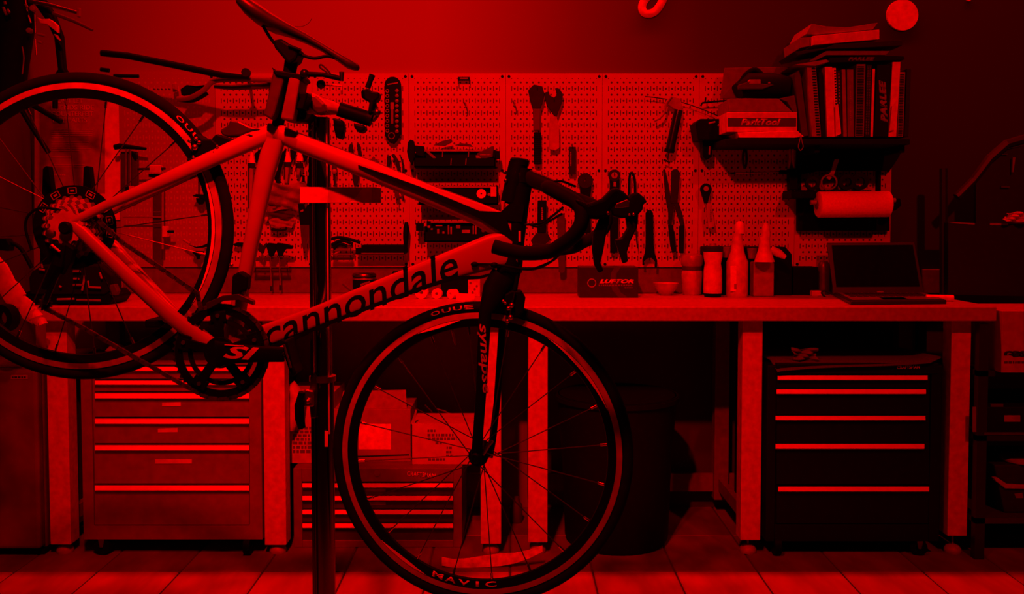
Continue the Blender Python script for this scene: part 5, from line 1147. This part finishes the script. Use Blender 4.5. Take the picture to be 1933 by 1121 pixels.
# waste bin
Yw2 = -.40; t = thing('waste_bin', 'tall black waste bin under the bench right of the front wheel', 'waste bin', V((P(1163,1040,Yw2).x, Yw2, 0)))
G().lathe([(m(92,Yw2),0),(m(98,Yw2),.02),(m(103,Yw2),.3),(m(112,Yw2),P(1163,760,Yw2).z),(m(116,Yw2),P(1163,742,Yw2).z),(m(110,Yw2),P(1163,742,Yw2).z),(m(90,Yw2),.05)], (P(1163,1000,Yw2).x, Yw2, 0), n=32).build('bin_body', mat('bin_black', .004, .7, spec=.1), t, True)
G().lathe([(m(118,Yw2),P(1163,752,Yw2).z),(m(118,Yw2),P(1163,744,Yw2).z),(m(112,Yw2),P(1163,742,Yw2).z)], (P(1163,1000,Yw2).x, Yw2, 0), n=32).build('bin_rim', mat('bin_black', .004, .7, spec=.1), t, True)
# small bottle in the leg gap
o = G().lathe([(.022,0),(.024,.01),(.024,.07),(.012,.09),(.010,.105)], (P(975,980,-.2).x,-.2,0), n=16).build('small_bottle', 'dim', None, True); tag(o, 'dim small bottle on the floor between the middle bench legs', 'bottle')
# black rolling cart
Yk2 = -.59; t = thing('rolling_cart', 'black rolling tool cart with five bright drawer bars under the right bench', 'tool cart', PZ(1612,1045,0))
X0, X1 = P(1448,850,Yk2).x, P(1776,850,Yk2).x; zb4, zt4 = P(1600,1022,Yk2).z, P(1600,690,Yk2).z
CK = mat('cart_black', .003, .5, spec=.12)
G().box(X0, X1, Yk2+.012, -.1, zb4, zt4).box(X0, P(1464,850,Yk2).x, Yk2, Yk2+.012, zb4, zt4).box(P(1756,850,Yk2).x, X1, Yk2, Yk2+.012, zb4, zt4).box(P(1464,850,Yk2).x, P(1756,850,Yk2).x, Yk2, Yk2+.012, zb4, P(1600,990,Yk2).z).build('body', CK, t, False, .002)
for i, (xa, xb_, ya, yb_, ye) in enumerate(((1468,1751,708.5,716.5,732),(1466,1748,735,743,782),(1464,1747,785,792.5,836),(1464,1745,838,846.5,914),(1469,1754,918.5,927,988))):
    d0 = plate('drawer', rect(1466,1754,ya-2,ye), Yk2+.004, .012, CK, t, .001)
    g = G(); q0 = [P(xa,ya,Yk2), P(xb_,ya,Yk2), P(xb_,yb_,Yk2-.016), P(xa,yb_,Yk2-.016), P(xa,yb_+1,Yk2-.001), P(xb_,yb_+1,Yk2-.001)]
    g.add(q0, [[0,1,2,3],[3,2,5,4],[0,3,4],[1,5,2],[0,4,5,1]]); g.build('drawer_pull', 'handle', d0)
text('CRAFTSMAN', 1715, 693, 43, 6.5, Yk2-.012, mat('cart_print', .42, .5), t, 1, 0, .02, 'cart_lettering')
plate('header', rect(1466,1772,686,705), Yk2-.006, .02, CK, t, .002)
g = G(); zl = zt4
A = [P(1452,680,Yk2-.02), P(1470,703,Yk2-.03), P(1560,694,Yk2-.03), P(1680,688,Yk2-.02), P(1760,682,Yk2-.02), P(1782,684,Yk2-.02), P(1775,670,Yk2+.02), P(1740,676,Yk2+.1), P(1600,678,Yk2+.1), P(1480,680,Yk2+.1)]
liner = rag('cart_liner', 'x', 1612, 684, 150, 6, Yk2-.02, mat('liner_mesh', .07, .9, 0, .3, 300), 2, .001)
bpy.data.objects.remove(liner)
g = G(); n = 16; top = []; bot = []
for i in range(n+1):
    u = i/n; x = 1454+u*322; yb_ = 703-u*20-2*math.sin(u*6)-(8 if u > .94 else 0); top.append(P(x, 680-3*u-(7*math.exp(-((u-.95)/.05)**2)), Yk2+.06)); bot.append(P(x+(14 if u < .05 else 0), yb_, Yk2-.024))
back_ = [V((p.x,-.12,zt4+.004)) for p in top]
for i in range(n+1): top[i].z = max(top[i].z, zt4+.004)
N3 = n+1; vs = bot+top+back_
g.add(vs, [[i,i+1,N3+i+1,N3+i] for i in range(n)]+[[N3+i,N3+i+1,2*N3+i+1,2*N3+i] for i in range(n)])
ln_ = g.build('mesh_liner', mat('liner_mesh', .07, .9, 0, .3, 300), None, True); sm = ln_.modifiers.new('thick','SOLIDIFY'); sm.thickness = .003; sm.offset = 1
tag(ln_, 'dim mesh mat drooping over the front of the black cart', 'mat')
caster(t, 1468, 1035, Yk2, .036); caster(t, 1738, 1035, Yk2, .03, True)
for x in (1468, 1738): caster(t, x, 1040, -.2)
o = rag('plastic_wrap', 'crumpled clear wrap lying on the mesh mat', 1518, 668, 24, 11, Yk2+.05, mat('wrap_dim', .12, .3), 4, .012, 'wrap')
# ================================================================ RIGHT SIDE: RACK, BOXES
Yr = -.62
t = thing('storage_rack', 'black storage rack at the right edge with shelves of bins', 'rack', V((P(1890,1040,Yr).x, -.4, 0)))
RK = mat('rack_black', .008, .5)
X0 = P(1843,900,Yr).x; X1 = 2.45
for xx in (X0, X1-.04):
    for yy in (Yr, -.12): G().box(xx, xx+.035, yy, yy+.03, 0, .86).build('post', RK, t)
for y in (822, 978, 700): 
    z = P(1880,y,Yr).z; G().box(X0, X1, Yr, -.09, z-.02, z).build('shelf', RK if y != 978 else mat('shelf_dim', .03, .6), t)
plate('front_lip', rect(1858,1960,816,821), Yr-.002, .004, mat('lip_dim', .05, .5), t); plate('tag_strip', rect(1836,1843,768,815), Yr-.003, .003, 'grey', t)
zs = {y: P(1880,y,Yr).z for y in (822,978,700)}
# GB box
Yg = -.66; t = thing('shipping_box', 'mid toned shipping box with dark letters at the right bench end', 'box', P(1930,697,Yg))
a, b = P(1890,697,Yg), P(1890,587,Yg); G().box(a.x, a.x+.32, Yg, Yg+.3, zs[700], b.z).build('carton_body', mat('ship_card', .34, .8, 0, .1, 40), t, False, .002)
text('GBS', 1916, 668, 42, 12, Yg-.001, 'dark', t, 0, 0, .08, 'box_lettering'); dashes([(1896,1940,684,4)], Yg-.001, 'dim', t, 'small_print', 2)
# bins on rack
o = G().box(P(1862,800,-.58).x, 2.38, -.58, -.2, zs[822], P(1862,768,-.58).z).build('storage_bin', 'black', None, False, .004); tag(o, 'black storage bin with a pale card label on the rack', 'bin')
plate('card_label', rect(1896,1926,784,796), -.583, .003, 'mid', o); plate('top_print', rect(1870,1894,762,768), -.582, .003, 'dim', o)
t = thing('plastic_tub', 'dark plastic tub with bright rim on the lowest rack shelf', 'tub', P(1920,970,-.56))
G().prism([V((P(1876,905,-.56).x,-.56,zs[978]+.18)), V((2.36,-.56,zs[978]+.18)), V((2.33,-.56,zs[978])), V((P(1896,965,-.56).x,-.56,zs[978]))], .3).build('tub_body', 'dark', t, False, .006)
plate('tub_rim', [(1876,902),(1884,902),(1902,914),(1950,916),(1950,923),(1898,922),(1880,908)], -.57, .02, mat('rim_mid', .32, .4), t, .002)
plate('tub_print', [(1915,932),(1930,930),(1932,940),(1918,940)], -.562, .002, 'grey', t)
o = G().lathe([(.075,0),(.08,.004),(.08,.012),(.07,.016)], V((P(1930,865,-.5).x,-.5,zs[978]+.205)), n=28).build('round_lid', 'mid', None, True); tag(o, 'bright round lid on top of the plastic tub', 'lid')
o.location.z -= .025
# dark frame at the upper right
Yz = -.2; t = thing('dark_trestle', 'black trestle leaning at the right wall above the bench end', 'trestle', P(1860,560,Yz))
rod('post', [(1781,318),(1781,556)], Yz, 7.5, RK, t, 8); G().tube([P(1806,372,Yz), P(1838,340,Yz), P(1868,300,Yz), P(1900,272,Yz), P(1935,262,Yz)], [m(8,Yz),m(8,Yz),m(9,Yz),m(9,Yz),m(9,Yz)], 8).build('brace', RK, t)
plate('panel', [(1842,340),(1890,284),(1990,262),(1990,430),(1842,430)], Yz+.01, .02, RK, t); plate('tray_shelf', [(1790,420),(1990,424),(1990,560),(1790,556)], Yz-.05, .06, RK, t)
plate('shelf_edge', [(1792,420.5),(1806,419),(1840,421),(1840,424),(1806,422)], Yz-.053, .004, 'mid', t); plate('shelf_edge', rect(1869,1903,421,425), Yz-.053, .004, 'mid', t); plate('hanging_strip', [(1912,297),(1917,297),(1915,312),(1913,325),(1911,325)], Yz-.01, .01, mat('hang_mid', .16, .5), t); plate('edge_glint', rect(1888,1902,290,292), Yz, .01, 'dim', t); plate('edge_glint', rect(1890,1906,351,354), Yz, .01, 'dim', t)
rag('red_rag', 'crumpled bright rag on the dark trestle shelf at the right edge', 1918, 410, 22, 9, Yz-.07, mat('bright_rag', .5, .9), 6, .012)
